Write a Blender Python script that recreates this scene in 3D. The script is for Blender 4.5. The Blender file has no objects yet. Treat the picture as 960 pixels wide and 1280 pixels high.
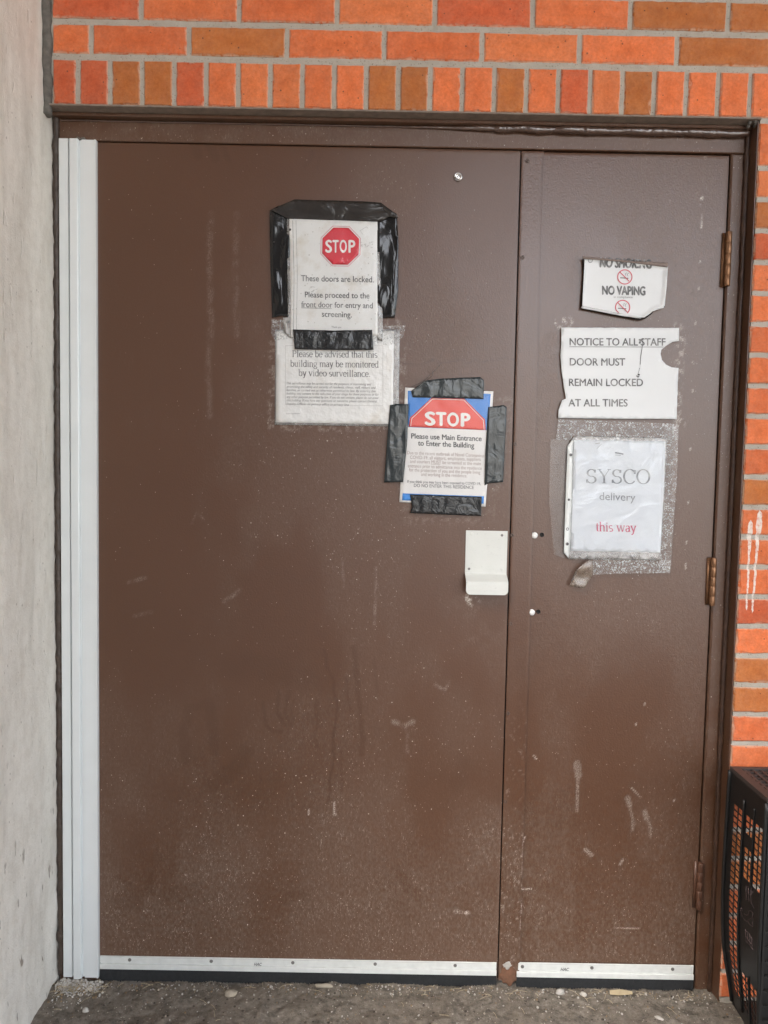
import bpy, bmesh, math, random
import numpy as np
from mathutils import Vector, Matrix, noise
from mathutils.geometry import delaunay_2d_cdt

random.seed(7)
SC = bpy.context.scene
COL = SC.collection

# ------------------------------------------------------------------ camera
F_PX = 930.0                                   # focal length in pixels of the 960 x 1280 photograph
CAM = np.array([0.70589, -1.85050, 1.32041])
YAW, PITCH, ROLL = 0.00236382, -0.05619513, 0.01871812
_f = np.array([math.sin(YAW)*math.cos(PITCH), math.cos(YAW)*math.cos(PITCH), math.sin(PITCH)])
_r0 = np.array([math.cos(YAW), -math.sin(YAW), 0.0])
_u0 = np.cross(_r0, _f)
_r = math.cos(ROLL)*_r0 + math.sin(ROLL)*_u0
_u = math.cos(ROLL)*_u0 - math.sin(ROLL)*_r0
cam_d = bpy.data.cameras.new('camera')
cam_d.sensor_fit = 'VERTICAL'
cam_d.sensor_height = 36.0
cam_d.lens = F_PX/1280.0*36.0
cam_d.clip_start = 0.02
cam_d.clip_end = 2000.0
cam = bpy.data.objects.new('camera', cam_d)
COL.objects.link(cam)
M = Matrix.Identity(4)
for i in range(3):
    M[i][0], M[i][1], M[i][2], M[i][3] = _r[i], _u[i], -_f[i], CAM[i]
cam.matrix_world = M
SC.camera = cam

# ------------------------------------------------------------------ sky, sun, exposure
SUN_EL, SUN_AZ = math.radians(48), math.radians(205)     # azimuth clockwise from +Y: behind the camera, a little to its right... see below
w = bpy.data.worlds.new('World')
SC.world = w
w.use_nodes = True
nt = w.node_tree
bg = nt.nodes['Background']
sky = nt.nodes.new('ShaderNodeTexSky')
sky.sky_type = 'NISHITA'
sky.sun_disc = False
sky.sun_elevation = SUN_EL
sky.sun_rotation = SUN_AZ
sky.air_density = 1.0
sky.dust_density = 4.0
sky.ozone_density = 1.0
hs = nt.nodes.new('ShaderNodeHueSaturation')             # an overcast sky: nearly no blue left
hs.inputs['Saturation'].default_value = 0.55
nt.links.new(sky.outputs[0], hs.inputs['Color'])
nt.links.new(hs.outputs[0], bg.inputs[0])
bg.inputs[1].default_value = 0.15
sun_d = bpy.data.lights.new('sun', 'SUN')
sun_d.energy = 1.4
sun_d.angle = math.radians(30)
sun_d.color = (1.0, 0.975, 0.94)
sun = bpy.data.objects.new('sun', sun_d)
COL.objects.link(sun)
_sd = Vector((math.sin(SUN_AZ)*math.cos(SUN_EL), math.cos(SUN_AZ)*math.cos(SUN_EL), math.sin(SUN_EL)))
sun.rotation_euler = _sd.to_track_quat('Z', 'Y').to_euler()
SC.view_settings.view_transform = 'Standard'
SC.view_settings.look = 'None'
SC.view_settings.gamma = 1.0
SC.view_settings.use_curve_mapping = False
SC.view_settings.exposure = 2.76

# ------------------------------------------------------------------ helpers
def at(px, py, Y=0.0):
    """survey helper: point on the vertical plane y = Y seen at pixel (px, py) of the photograph"""
    d = _r*(px-480)/F_PX - _u*(py-640)/F_PX + _f
    return CAM + d*((Y-CAM[1])/d[1])

def tag(o, label=None, cat=None, group=None, kind=None):
    if label: o['label'] = label
    if cat: o['category'] = cat
    if group: o['group'] = group
    if kind: o['kind'] = kind
    return o

def empty(name, loc, label, cat, group=None):
    o = bpy.data.objects.new(name, None)
    o.empty_display_size = 0.05
    COL.objects.link(o)
    o.location = loc
    return tag(o, label, cat, group)

ROOT = {}
def origin(o):
    p = Vector((0, 0, 0))
    while o is not None:
        p = p + o.location
        o = o.parent
    return p

class MB:
    """collects geometry in world coordinates and links it as ONE mesh object"""
    def __init__(s):
        s.v, s.f, s.m = [], [], []
    def add(s, v, f, m=0):
        n = len(s.v)
        s.v += [tuple(p) for p in v]
        s.f += [tuple(n+i for i in q) for q in f]
        s.m += [m]*len(f)
    def box(s, x0, x1, y0, y1, z0, z1, m=0):
        s.add([(x0,y0,z0),(x1,y0,z0),(x1,y1,z0),(x0,y1,z0),(x0,y0,z1),(x1,y0,z1),(x1,y1,z1),(x0,y1,z1)],
              [(0,3,2,1),(4,5,6,7),(0,1,5,4),(1,2,6,5),(2,3,7,6),(3,0,4,7)], m)
    def cbox(s, x0, x1, y0, y1, z0, z1, c=.002, m=0):
        """box whose front (y0) edges are chamfered"""
        s.add([(x0+c,y0,z0+c),(x1-c,y0,z0+c),(x1-c,y0,z1-c),(x0+c,y0,z1-c),
               (x0,y0+c,z0),(x1,y0+c,z0),(x1,y0+c,z1),(x0,y0+c,z1),
               (x0,y1,z0),(x1,y1,z0),(x1,y1,z1),(x0,y1,z1)],
              [(0,1,2,3),(0,4,5,1),(1,5,6,2),(2,6,7,3),(3,7,4,0),(4,8,9,5),(5,9,10,6),(6,10,11,7),(7,11,8,4),(8,11,10,9)], m)
    def prism(s, prof, z0, z1, m=0):
        """profile of (x, y) extruded from z0 to z1"""
        n = len(prof)
        v = [(x,y,z0) for x,y in prof]+[(x,y,z1) for x,y in prof]
        f = [(i,(i+1)%n,n+(i+1)%n,n+i) for i in range(n)]+[tuple(range(n))[::-1], tuple(range(n,2*n))]
        s.add(v, f, m)
    def prism_x(s, prof, x0, x1, m=0):
        """profile of (y, z) extruded from x0 to x1"""
        n = len(prof)
        v = [(x0,y,z) for y,z in prof]+[(x1,y,z) for y,z in prof]
        f = [(i,(i+1)%n,n+(i+1)%n,n+i) for i in range(n)]+[tuple(range(n))[::-1], tuple(range(n,2*n))]
        s.add(v, f, m)
    def lathe(s, c, axis, prof, n=16, m=0):
        """prof = (radius, distance along axis)"""
        a = Vector(axis).normalized()
        b = a.orthogonal().normalized(); d = a.cross(b)
        v = []
        for r, h in prof:
            for k in range(n):
                t = 2*math.pi*k/n
                v.append(Vector(c)+a*h+(b*math.cos(t)+d*math.sin(t))*r)
        f = []
        for j in range(len(prof)-1):
            for k in range(n):
                f.append((j*n+k, j*n+(k+1)%n, (j+1)*n+(k+1)%n, (j+1)*n+k))
        f.append(tuple(range(n))[::-1]); f.append(tuple((len(prof)-1)*n+k for k in range(n)))
        s.add(v, f, m)
    def tube(s, pts, rad, n=7, m=0):
        pts = [Vector(p) for p in pts]
        v = []
        for i, p in enumerate(pts):
            t = (pts[min(i+1, len(pts)-1)]-pts[max(i-1, 0)]).normalized()
            b = t.orthogonal().normalized() if abs(t.y) > .9 else t.cross(Vector((0,1,0))).normalized()
            d = t.cross(b)
            r = rad[i] if hasattr(rad, '__len__') else rad
            for k in range(n):
                a = 2*math.pi*k/n
                v.append(p+(b*math.cos(a)+d*math.sin(a))*r)
        f = [(i*n+k, i*n+(k+1)%n, (i+1)*n+(k+1)%n, (i+1)*n+k) for i in range(len(pts)-1) for k in range(n)]
        f += [tuple(range(n))[::-1], tuple((len(pts)-1)*n+k for k in range(n))]
        s.add(v, f, m)
    def build(s, name, mats, parent=None, smooth=False, recalc=True):
        me = bpy.data.meshes.new(name)
        o = bpy.data.objects.new(name, me)
        off = np.array(origin(parent)) if parent is not None else np.zeros(3)
        V = np.array(s.v, float).reshape(-1, 3)-off
        me.from_pydata([tuple(p) for p in V], [], s.f)
        for mt in (mats if isinstance(mats, (list, tuple)) else [mats]):
            me.materials.append(mt)
        me.polygons.foreach_set('material_index', s.m)
        if smooth: me.polygons.foreach_set('use_smooth', [True]*len(s.f))
        if recalc:
            bm = bmesh.new(); bm.from_mesh(me)
            bmesh.ops.recalc_face_normals(bm, faces=bm.faces)
            bm.to_mesh(me); bm.free()
        me.update()
        COL.objects.link(o)
        o.parent = parent
        return o

def n3(x, y, z=0.0):
    return noise.noise(Vector((x, y, z)))

# numpy value noise for dense sheets
def vnoise(x, y, seed=0):
    xi = np.floor(x).astype(np.int64); yi = np.floor(y).astype(np.int64)
    fx = x-xi; fy = y-yi
    fx = fx*fx*(3-2*fx); fy = fy*fy*(3-2*fy)
    def h(a, b):
        n = (a*374761393 + b*668265263 + seed*982451653) & 0x7fffffff
        n = ((n ^ (n >> 13))*1274126177) & 0x7fffffff
        n = (n ^ (n >> 16)) & 0xffff
        return n/65535.0
    return (h(xi,yi)*(1-fx)+h(xi+1,yi)*fx)*(1-fy)+(h(xi,yi+1)*(1-fx)+h(xi+1,yi+1)*fx)*fy
def fbm(x, y, seed=0, o=4):
    a, t, s = .5, 0, 0
    for k in range(o):
        t = t+a*vnoise(x*2**k, y*2**k, seed+k*17); s += a; a *= .5
    return t/s
def sstep(a, b, x):
    t = np.clip((x-a)/(b-a), 0, 1)
    return t*t*(3-2*t)

# ------------------------------------------------------------------ materials
class NT:
    def __init__(s, name):
        s.m = bpy.data.materials.new(name); s.m.use_nodes = True
        s.t = s.m.node_tree; s.b = s.t.nodes['Principled BSDF']; s.out = s.t.nodes['Material Output']
    def n(s, typ, ins=None, **kw):
        nd = s.t.nodes.new(typ)
        for k, v in kw.items(): setattr(nd, k, v)
        for k, v in (ins or {}).items():
            if hasattr(v, 'bl_idname') or isinstance(v, bpy.types.NodeSocket): s.t.links.new(v, nd.inputs[k])
            else: nd.inputs[k].default_value = v
        return nd
    def link(s, a, b): s.t.links.new(a, b)
    def set(s, **kw):
        for k, v in kw.items():
            k = k.replace('_', ' ')
            if isinstance(v, bpy.types.NodeSocket): s.t.links.new(v, s.b.inputs[k])
            else: s.b.inputs[k].default_value = v
    def obj(s, scale=(1,1,1)):
        tc = s.n('ShaderNodeTexCoord')
        mp = s.n('ShaderNodeMapping', {'Vector': tc.outputs['Object'], 'Scale': scale})
        return mp.outputs[0]
    def noise(s, vec, scale, detail=3, rough=.55):
        return s.n('ShaderNodeTexNoise', {'Vector': vec, 'Scale': scale, 'Detail': detail, 'Roughness': rough}).outputs['Fac']
    def ramp(s, fac, stops, interp='LINEAR'):
        r = s.n('ShaderNodeValToRGB', {'Fac': fac})
        r.color_ramp.interpolation = interp
        e = r.color_ramp.elements
        while len(e) < len(stops): e.new(0.5)
        for el, (p, c) in zip(e, stops):
            el.position = p
            el.color = (c, c, c, 1) if not hasattr(c, '__len__') else tuple(c)+(1,)
        return r.outputs['Color']
    def mix(s, fac, a, b, mode='MIX'):
        nd = s.n('ShaderNodeMix', data_type='RGBA', blend_type=mode)
        for i, v in ((0, fac), (6, a), (7, b)):
            if isinstance(v, bpy.types.NodeSocket): s.t.links.new(v, nd.inputs[i])
            elif i == 0: nd.inputs[0].default_value = v
            else: nd.inputs[i].default_value = tuple(v)+(1,) if len(v) == 3 else v
        return nd.outputs[2]
    def math(s, op, a, b=0.0, clamp=False):
        nd = s.n('ShaderNodeMath', operation=op, use_clamp=clamp)
        for i, v in ((0, a), (1, b)):
            if isinstance(v, bpy.types.NodeSocket): s.t.links.new(v, nd.inputs[i])
            else: nd.inputs[i].default_value = v
        return nd.outputs[0]
    def attr(s, name, out='Fac'):
        return s.n('ShaderNodeAttribute', attribute_name=name).outputs[out]
    def bump(s, h, strength, dist, normal=None):
        ins = {'Height': h, 'Strength': strength, 'Distance': dist}
        if normal is not None: ins['Normal'] = normal
        nd = s.n('ShaderNodeBump', ins)
        return nd.outputs[0]
    def specks(s, vec, scale, radius, density):
        """mask of small dots: density may be a socket 0..1"""
        v = s.n('ShaderNodeTexVoronoi', {'Vector': vec, 'Scale': scale, 'Randomness': 1.0})
        sep = s.n('ShaderNodeSeparateColor', {'Color': v.outputs['Color']})
        r = s.math('MULTIPLY', sep.outputs[0], radius)
        inside = s.math('LESS_THAN', v.outputs['Distance'], r)
        keep = s.math('LESS_THAN', sep.outputs[1], density)
        return s.math('MULTIPLY', inside, keep)

def plain(name, col, rough=.5, metal=0.0, var=.12, scale=40, bump=0.0, bscale=200, spec=.5, bdist=.001):
    t = NT(name)
    v = t.obj()
    n = t.noise(v, scale, 4)
    lo = tuple(c*(1-var) for c in col); hi = tuple(min(1, c*(1+var)) for c in col)
    t.set(Base_Color=t.mix(n, lo, hi), Roughness=rough, Metallic=metal, Specular_IOR_Level=spec)
    if bump:
        t.set(Normal=t.bump(t.noise(v, bscale, 3), bump, bdist))
    return t.m

# painted steel of the two leaves (dust / stain are wear marks laid out on the sheet itself)
def steel_paint(name, leaf=True, grain=.30, gloss=.30):
    t = NT(name)
    v = t.obj()
    big = t.noise(v, 3.0, 4)
    fine = t.noise(v, 90, 3)
    base = t.mix(big, (.079,.0300,.0118), (.099,.0390,.0162))
    base = t.mix(t.math('MULTIPLY', fine, .35), base, (.074,.033,.017))
    if leaf:
        dust, stain, pale = t.attr('dust'), t.attr('stain'), t.attr('pale')
    else:
        ob = t.n('ShaderNodeSeparateXYZ', {'Vector': t.obj()}).outputs[2]
        dust = t.ramp(t.noise(v, 16, 6, .7), [(.36, .08), (.68, .85)])
        stain = t.ramp(t.noise(v, 5, 3), [(.55, 0), (.7, .4)])
        pale = None
    base = t.mix(t.ramp(stain, [(.0, .0), (.90, .36), (1.0, .85)]), base, (.052,.0190,.0065))
    grit = t.ramp(t.noise(t.obj((1,1,.55)), 160, 5, .75), [(.42, 0), (.66, 1)])
    dmask = t.math('MULTIPLY', dust, t.math('ADD', t.math('MULTIPLY', grit, .75), .25), True)
    base = t.mix(t.math('MULTIPLY', dmask, .40), base, (.235,.185,.14))
    sp = t.specks(v, 75, .11, t.math('ADD', t.math('MULTIPLY', dust, .22), -.012))
    scr = t.ramp(t.n('ShaderNodeTexNoise', {'Vector': t.obj((1.6,1,.42)), 'Scale': 210.0, 'Detail': 4.0, 'Roughness': .75, 'Distortion': 1.6}).outputs['Fac'], [(.585, 0), (.64, 1)])
    sp2 = t.specks(t.obj((1.3,1,.7)), 210, .20, t.math('MULTIPLY', dust, .22))
    spk = t.math('MAXIMUM', t.math('MULTIPLY', sp, .8), t.math('MULTIPLY', sp2, .65))
    spk = t.math('MAXIMUM', spk, t.math('MULTIPLY', t.math('MULTIPLY', scr, t.math('MULTIPLY', dust, t.ramp(t.noise(t.obj((1,1,.7)), 19, 5, .7), [(.42, .06), (.62, 1.0)]))), .60))
    base = t.mix(spk, base, (.50,.44,.37))
    if pale is not None:
        base = t.mix(t.math('MULTIPLY', pale, t.ramp(t.noise(v, 420, 3, .7), [(.44, .05), (.58, 1.3)]), True), base, (.46,.40,.34))
    rough = t.math('ADD', t.math('ADD', gloss, t.math('MULTIPLY', big, .08)), t.math('MULTIPLY', dmask, .35))
    # orange peel of many coats of brushed paint
    peel = t.noise(v, 230, 2, .5)
    peel2 = t.noise(t.obj((1,1,.35)), 320, 2, .5)
    h = t.math('ADD', peel, t.math('MULTIPLY', peel2, .5))
    t.set(Base_Color=base, Roughness=rough, Specular_IOR_Level=.66, Normal=t.bump(h, grain, .0009))
    return t.m
M_LEAF = steel_paint('brown_painted_steel')
M_LEAFN = steel_paint('brown_roller_painted_steel', True, .40, .25)
M_FRAME = steel_paint('brown_frame_paint', False)
M_SEAL = plain('dark_sealant', (.050,.034,.025), .42, var=.6, scale=60, bump=.9, bscale=90, bdist=.004)
M_SEALGREY = plain('grey_mortar_sealant', (.12,.11,.095), .8, var=.7, scale=70, bump=.9, bscale=120, bdist=.004)
M_DARK = plain('dark_gap', (.012,.010,.009), .9)

def brick_mat():
    t = NT('orange_brick')
    v = t.obj()
    c = t.n('ShaderNodeAttribute', attribute_name='tone').outputs['Color']
    e = t.attr('edge')
    blot = t.noise(v, 28, 5, .65)
    c2 = t.mix(1.0, c, t.ramp(blot, [(.25, (.78,.74,.72)), (.75, (1.16,1.22,1.26))]), 'MULTIPLY')
    c2 = t.mix(1.0, c2, t.ramp(t.noise(v, 150, 3, .7), [(.3, (.88,.85,.82)), (.7, (1.08,1.12,1.15))]), 'MULTIPLY')
    c2 = t.mix(t.math('MULTIPLY', t.ramp(t.noise(v, 60, 4), [(.35, 1), (.5, 0)]), .12), c2, (.42,.08,.025))
    # sandy pits and dark iron spots
    pit = t.specks(v, 170, .30, .22)
    c2 = t.mix(t.math('MULTIPLY', pit, .22), c2, (.30,.07,.025))
    iron = t.specks(v, 60, .13, .22)
    c2 = t.mix(t.math('MULTIPLY', iron, .8), c2, (.07,.03,.02))
    # mortar smears on the arrises and bloom
    em = t.math('MULTIPLY', e, t.ramp(t.noise(v, 85, 4, .7), [(.36, 0), (.52, 1)]))
    c2 = t.mix(t.math('MULTIPLY', em, .75), c2, (.62,.46,.34))
    bl = t.ramp(t.noise(t.obj((1,1,2.2)), 9, 6, .75), [(.70, 0), (.86, .12)])
    c2 = t.mix(bl, c2, (.80,.48,.32))
    c2 = t.mix(run_mask(t, (1.6, BY, 0)), c2, (.72,.64,.57))
    h = t.math('SUBTRACT', t.noise(v, 240, 4, .7), t.math('MULTIPLY', pit, .5))
    t.set(Base_Color=c2, Roughness=.85, Specular_IOR_Level=.25, Normal=t.bump(h, .45, .0015))
    return t.m
BY = -.050
RUNS = [(938.5, 652, 933.5, 762, .0064, 3.0), (950.2, 640, 940.5, 766, .0076, 8.0)]
def run_mask(t, root):
    """two runs of white paint that went down the wall over brick and joint alike"""
    tot = None
    sep = t.n('ShaderNodeSeparateXYZ', {'Vector': t.obj()})
    for (xa, ya, xb_, yb, hw, sd) in RUNS:
        a, b_ = at(xa, ya, BY)-np.array(root), at(xb_, yb, BY)-np.array(root)
        f_ = t.n('ShaderNodeMapRange', {'Value': sep.outputs[2], 'From Min': float(a[2]), 'From Max': float(b_[2])}, clamp=False).outputs[0]
        cx_ = t.math('ADD', float(a[0]), t.math('MULTIPLY', f_, float(b_[0]-a[0])))
        wob = t.math('MULTIPLY', t.math('SUBTRACT', t.noise(t.obj((1,1,1)), 75+sd, 4, .7), .5), .0055)
        dx = t.math('ABSOLUTE', t.math('ADD', t.math('SUBTRACT', sep.outputs[0], cx_), wob))
        wr = t.ramp(t.math('ADD', t.math('MULTIPLY', f_, .8), .1), [(.085, 0), (.115, .8), (.20, 1), (.30, .62), (.42, .40), (.78, .34), (.88, .30), (.91, 0)])
        m_ = t.math('LESS_THAN', dx, t.math('MULTIPLY', wr, hw))
        tot = m_ if tot is None else t.math('MAXIMUM', tot, m_)
    return t.math('MULTIPLY', tot, t.ramp(t.noise(t.obj(), 130, 4, .7), [(.36, .30), (.52, .95)]))
M_BRICK = brick_mat()
def mortar_mat():
    t = NT('grey_mortar')
    v = t.obj()
    c = t.mix(t.noise(v, 30, 5, .7), (.34,.305,.25), (.52,.475,.41))
    c = t.mix(t.math('MULTIPLY', t.specks(v, 220, .35, .3), .5), c, (.12,.10,.08))
    c = t.mix(run_mask(t, (1.6, BY, 0)), c, (.72,.66,.60))
    t.set(Base_Color=c, Roughness=.95, Specular_IOR_Level=.15, Normal=t.bump(t.noise(v, 260, 5, .75), .8, .002))
    return t.m
M_MORTAR = mortar_mat()

def render_mat():
    t = NT('old_rendered_concrete')
    v = t.obj()
    st = t.obj((1, .55, .09))
    s1 = t.noise(st, 26, 6, .62)
    s2 = t.noise(t.obj((1, .8, .22)), 60, 5, .6)
    c = t.mix(s1, (.59,.555,.49), (.83,.80,.73))
    c = t.mix(t.math('MULTIPLY', t.ramp(s2, [(.5, 0), (.68, 1)]), .35), c, (.78,.74,.68))
    c = t.mix(t.math('MULTIPLY', t.ramp(t.noise(t.obj((1,1.2,.35)), 9, 5, .7), [(.52, 0), (.66, 1)]), .26), c, (.40,.35,.29))
    # trowel pits, longer than wide, most of them low on the wall
    pv = t.obj((1, 1, .30))
    vo = t.n('ShaderNodeTexNoise', {'Vector': pv, 'Scale': 48.0, 'Detail': 3.0, 'Roughness': .5}).outputs['Fac']
    pits = t.ramp(vo, [(.655, 0), (.70, 1)])
    z = t.n('ShaderNodeSeparateXYZ', {'Vector': t.obj()}).outputs[2]
    low = t.n('ShaderNodeMapRange', {'Value': z, 'From Min': .75, 'From Max': .15, 'To Min': .10, 'To Max': .9}).outputs[0]
    pm = t.math('MULTIPLY', pits, low)
    c = t.mix(pm, c, (.20,.165,.13))
    c = t.mix(t.math('MULTIPLY', t.specks(t.obj((1,1,.6)), 120, .22, .16), .6), c, (.20,.165,.13))
    c = t.mix(t.math('MULTIPLY', t.ramp(t.noise(v, 34, 5, .72), [(.45, 0), (.68, 1)]), .28), c, (.47,.42,.35))
    h = t.math('SUBTRACT', t.math('ADD', t.math('MULTIPLY', s1, .8), t.math('MULTIPLY', t.noise(v, 150, 5, .7), .35)), t.math('MULTIPLY', pits, .4))
    t.set(Base_Color=c, Roughness=.92, Specular_IOR_Level=.2, Normal=t.bump(h, .65, .006))
    return t.m
M_WALL = render_mat()

def ground_mat():
    t = NT('dirty_concrete_ground')
    v = t.obj()
    a = t.noise(v, 55, 7, .75)
    b = t.noise(v, 8, 5, .65)
    c = t.mix(t.ramp(a, [(.3, 0), (.7, 1)]), (.060,.050,.039), (.31,.27,.222))
    c = t.mix(t.math('MULTIPLY', t.ramp(b, [(.42, 0), (.65, 1)]), .5), c, (.20,.165,.13))
    sp = t.specks(v, 130, .30, .22)
    c = t.mix(t.math('MULTIPLY', sp, .75), c, (.55,.50,.42))
    dk = t.specks(v, 90, .34, .25)
    c = t.mix(t.math('MULTIPLY', dk, .7), c, (.035,.025,.018))
    far = t.n('ShaderNodeMapRange', {'Value': t.n('ShaderNodeSeparateXYZ', {'Vector': v}).outputs[1], 'From Min': -2.0, 'From Max': -5.0}).outputs[0]
    c = t.mix(far, c, (.36,.34,.31))
    t.set(Base_Color=c, Roughness=.9, Specular_IOR_Level=.25, Normal=t.bump(t.math('ADD', a, t.math('MULTIPLY', t.noise(v, 300, 4, .7), .5)), .9, .006))
    return t.m
M_GROUND = ground_mat()
M_PAVE = plain('pale_pavement', (.42,.40,.37), .9, var=.15, scale=3, bump=.3)
M_SOFFIT = plain('canopy_concrete', (.34,.31,.28), .9, var=.15, scale=4, bump=.3)

M_ALU = plain('white_aluminium', (.74,.765,.76), .36, .2, var=.05, scale=14, bump=.12, bscale=300)
M_ALUSWEEP = plain('scuffed_aluminium', (.66,.67,.64), .5, .15, var=.16, scale=50, bump=.25, bscale=180)
def plate_mat():
    t = NT('scratched_plate_paint')
    v = t.obj()
    c = t.mix(t.noise(v, 30, 4), (.57,.575,.535), (.65,.655,.615))
    c = t.mix(t.math('MULTIPLY', t.ramp(t.noise(t.obj((1,1,2.4)), 120, 5, .8), [(.60, 0), (.66, 1)]), .35), c, (.30,.30,.28))
    t.set(Base_Color=c, Roughness=.45, Normal=t.bump(t.noise(v, 120, 3), .12, .001))
    return t.m
M_PLATE = plate_mat()
M_BRASS = plain('worn_bronze_hinge', (.24,.125,.065), .42, .7, var=.5, scale=70, bump=.3)
M_HPAINT = plain('painted_hinge', (.10,.045,.026), .42, .1, var=.5, scale=70, bump=.4)
M_CHROME = plain('polished_steel', (.50,.48,.46), .22, 1.0, var=.05)
M_SCREW = plain('dull_screw', (.20,.19,.18), .45, .7, var=.2)
M_SCREWP = plain('overpainted_screw', (.085,.055,.042), .45, .1, var=.2)
M_BRUSH = plain('black_bristles', (.016,.017,.018), .75, var=.6, scale=120, bump=.8, bscale=220)
M_RUST = plain('bare_rusty_patch', (.15,.070,.038), .8, var=.5, scale=90, bump=.5)
M_WHITE = plain('white_paint', (.78,.77,.74), .6, var=.06)
M_DRIP = plain('white_paint_drip', (.74,.70,.66), .7, var=.1, bump=.3)
M_STONE = plain('pale_stone', (.33,.285,.22), .9, var=.25, scale=60, bump=.7)
M_CHIP = plain('plaster_chip', (.44,.41,.365), .9, var=.25, scale=90, bump=.8)
M_LEAFDRY = plain('dry_leaf', (.22,.15,.085), .85, var=.3)
M_STRAW = plain('dry_straw', (.46,.37,.23), .8, var=.3)

def paper(name, col, stain=0.0, rough=.38, bump=.25, spec=.5, bscale=28, grey=.0):
    t = NT(name)
    v = t.obj()
    c = t.mix(t.noise(v, 22, 4), tuple(x*.955 for x in col), col)
    if stain:
        s = t.ramp(t.noise(v, 17, 4, .6), [(.54, 0), (.72, 1)])
        c = t.mix(t.math('MULTIPLY', s, stain), c, (.50,.42,.30))
        c = t.mix(t.math('MULTIPLY', t.specks(v, 110, .2, .22), .5), c, (.28,.25,.2))
    h = t.noise(v, bscale, 3, .5)
    t.set(Base_Color=c, Roughness=rough, Specular_IOR_Level=spec, Normal=t.bump(h, bump, .006))
    return t.m
M_PAPER = paper('white_paper', (.735,.745,.74), 0, .6, .12)
M_PAPERB = paper('laminated_paper', (.72,.715,.69), .28, .25, .28, .6, 60)
M_PAPERA = paper('creased_paper', (.74,.735,.71), .45, .34, .15, .5)
M_PAPERF = paper('cool_paper', (.715,.735,.755), 0, .5, .12)
M_PAPERC = paper('poster_paper', (.74,.72,.695), .15, .42, .12)
M_RED = paper('print_red', (.64,.035,.055), 0, .4, .2)
M_REDC = paper('print_poster_red', (.72,.075,.050), 0, .4, .2)
M_BLUE = paper('print_blue', (.045,.23,.62), 0, .4, .2)
M_PINKRED = paper('print_soft_red', (.60,.12,.15), 0, .5, .2)
def ink(name, col, fade=0.0):
    t = NT(name)
    v = t.obj()
    n = t.ramp(t.noise(v, 70, 3), [(.42, 0), (.68, 1)])
    c = t.mix(t.math('MULTIPLY', n, fade), col, (.55,.54,.52))
    t.set(Base_Color=c, Roughness=.55)
    return t.m
M_INK = ink('grey_ink', (.105,.105,.105), .5)
M_INKD = ink('dark_ink', (.06,.06,.06), .35)
M_INKS = ink('small_print_ink', (.20,.195,.19), .5)
M_INKF = ink('faded_ink', (.20,.215,.235), .65)
M_INKW = ink('fine_border_ink', (.42,.41,.39), .3)
M_CRIM = ink('crimson_ink', (.58,.055,.15), .45)
M_BROWNINK = ink('reddish_ink', (.33,.24,.215), .5)

def tape_mat(name, col, bs=70, strength=.8, rough=.24, stretch=(1,1,1)):
    t = NT(name)
    v = t.obj(stretch)
    a = t.n('ShaderNodeTexNoise', {'Vector': v, 'Scale': float(bs), 'Detail': 3.0, 'Roughness': .5, 'Distortion': 1.2}).outputs['Fac']
    c = t.mix(t.noise(t.obj(), 40, 4, .7), tuple(x*.7 for x in col), tuple(x*1.3 for x in col))
    c = t.mix(t.math('MULTIPLY', t.specks(t.obj(), 140, .2, .12), .5), c, (.20,.19,.17))
    t.set(Base_Color=c, Roughness=rough, Specular_IOR_Level=.5, Normal=t.bump(a, strength, .006))
    return t.m
M_TAPE = tape_mat('black_tape', (.018,.019,.020), 45, .5, .24)
M_TAPEG = tape_mat('grainy_tape', (.030,.036,.038), 26, .38, .22)
M_TAPEV = tape_mat('black_plastic_wrap', (.012,.012,.012), 24, .55, .16, (1,1,.35))
M_TAPEH = tape_mat('black_plastic_fold', (.030,.026,.023), 24, .7, .18, (.35,1,1))

def film(name, body, spec_fac, rough, bump, bscale, grain=0.0, tint=(.8,.79,.76), dist=.004):
    """clear plastic: mostly see-through, a little haze, a wrinkled gloss"""
    t = NT(name)
    v = t.obj()
    tr = t.n('ShaderNodeBsdfTransparent')
    nrm = t.bump(t.n('ShaderNodeTexNoise', {'Vector': v, 'Scale': float(bscale), 'Detail': 2.5, 'Roughness': .5, 'Distortion': 1.5}).outputs['Fac'], bump, dist)
    gl = t.n('ShaderNodeBsdfGlossy', {'Roughness': rough, 'Normal': nrm, 'Color': (1,1,1,1)})
    df = t.n('ShaderNodeBsdfDiffuse', {'Color': tuple(tint)+(1,), 'Normal': nrm})
    if grain:
        g = t.ramp(t.noise(v, 230, 4, .8), [(.47, 0), (.56, 1)])
        band = t.ramp(t.n('ShaderNodeTexNoise', {'Vector': v, 'Scale': 42.0, 'Detail': 4.0, 'Roughness': .65, 'Distortion': 2.0}).outputs['Fac'], [(.42, .0), (.55, 1)])
        bodyf = t.math('ADD', body, t.math('MULTIPLY', t.math('MULTIPLY', g, band), grain), True)
    else:
        bodyf = t.math('MULTIPLY', t.ramp(t.noise(v, 45, 4), [(.3, .4), (.7, 1.0)]), body)
    m1 = t.n('ShaderNodeMixShader', {0: bodyf, 1: tr.outputs[0], 2: df.outputs[0]})
    fr = t.n('ShaderNodeFresnel', {'IOR': 1.5, 'Normal': nrm})
    m2 = t.n('ShaderNodeMixShader', {0: t.math('MULTIPLY', fr.outputs[0], spec_fac, True), 1: m1.outputs[0], 2: gl.outputs[0]})
    t.link(m2.outputs[0], t.out.inputs[0])
    return t.m
M_SLEEVE = film('clear_sleeve', .012, .45, .10, .5, 18, dist=.006)
M_LAM = film('laminate_film', .42, 1.2, .18, .3, 60)
M_CTAPE = film('clear_tape', .04, .8, .22, .6, 110, grain=.46)
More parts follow.
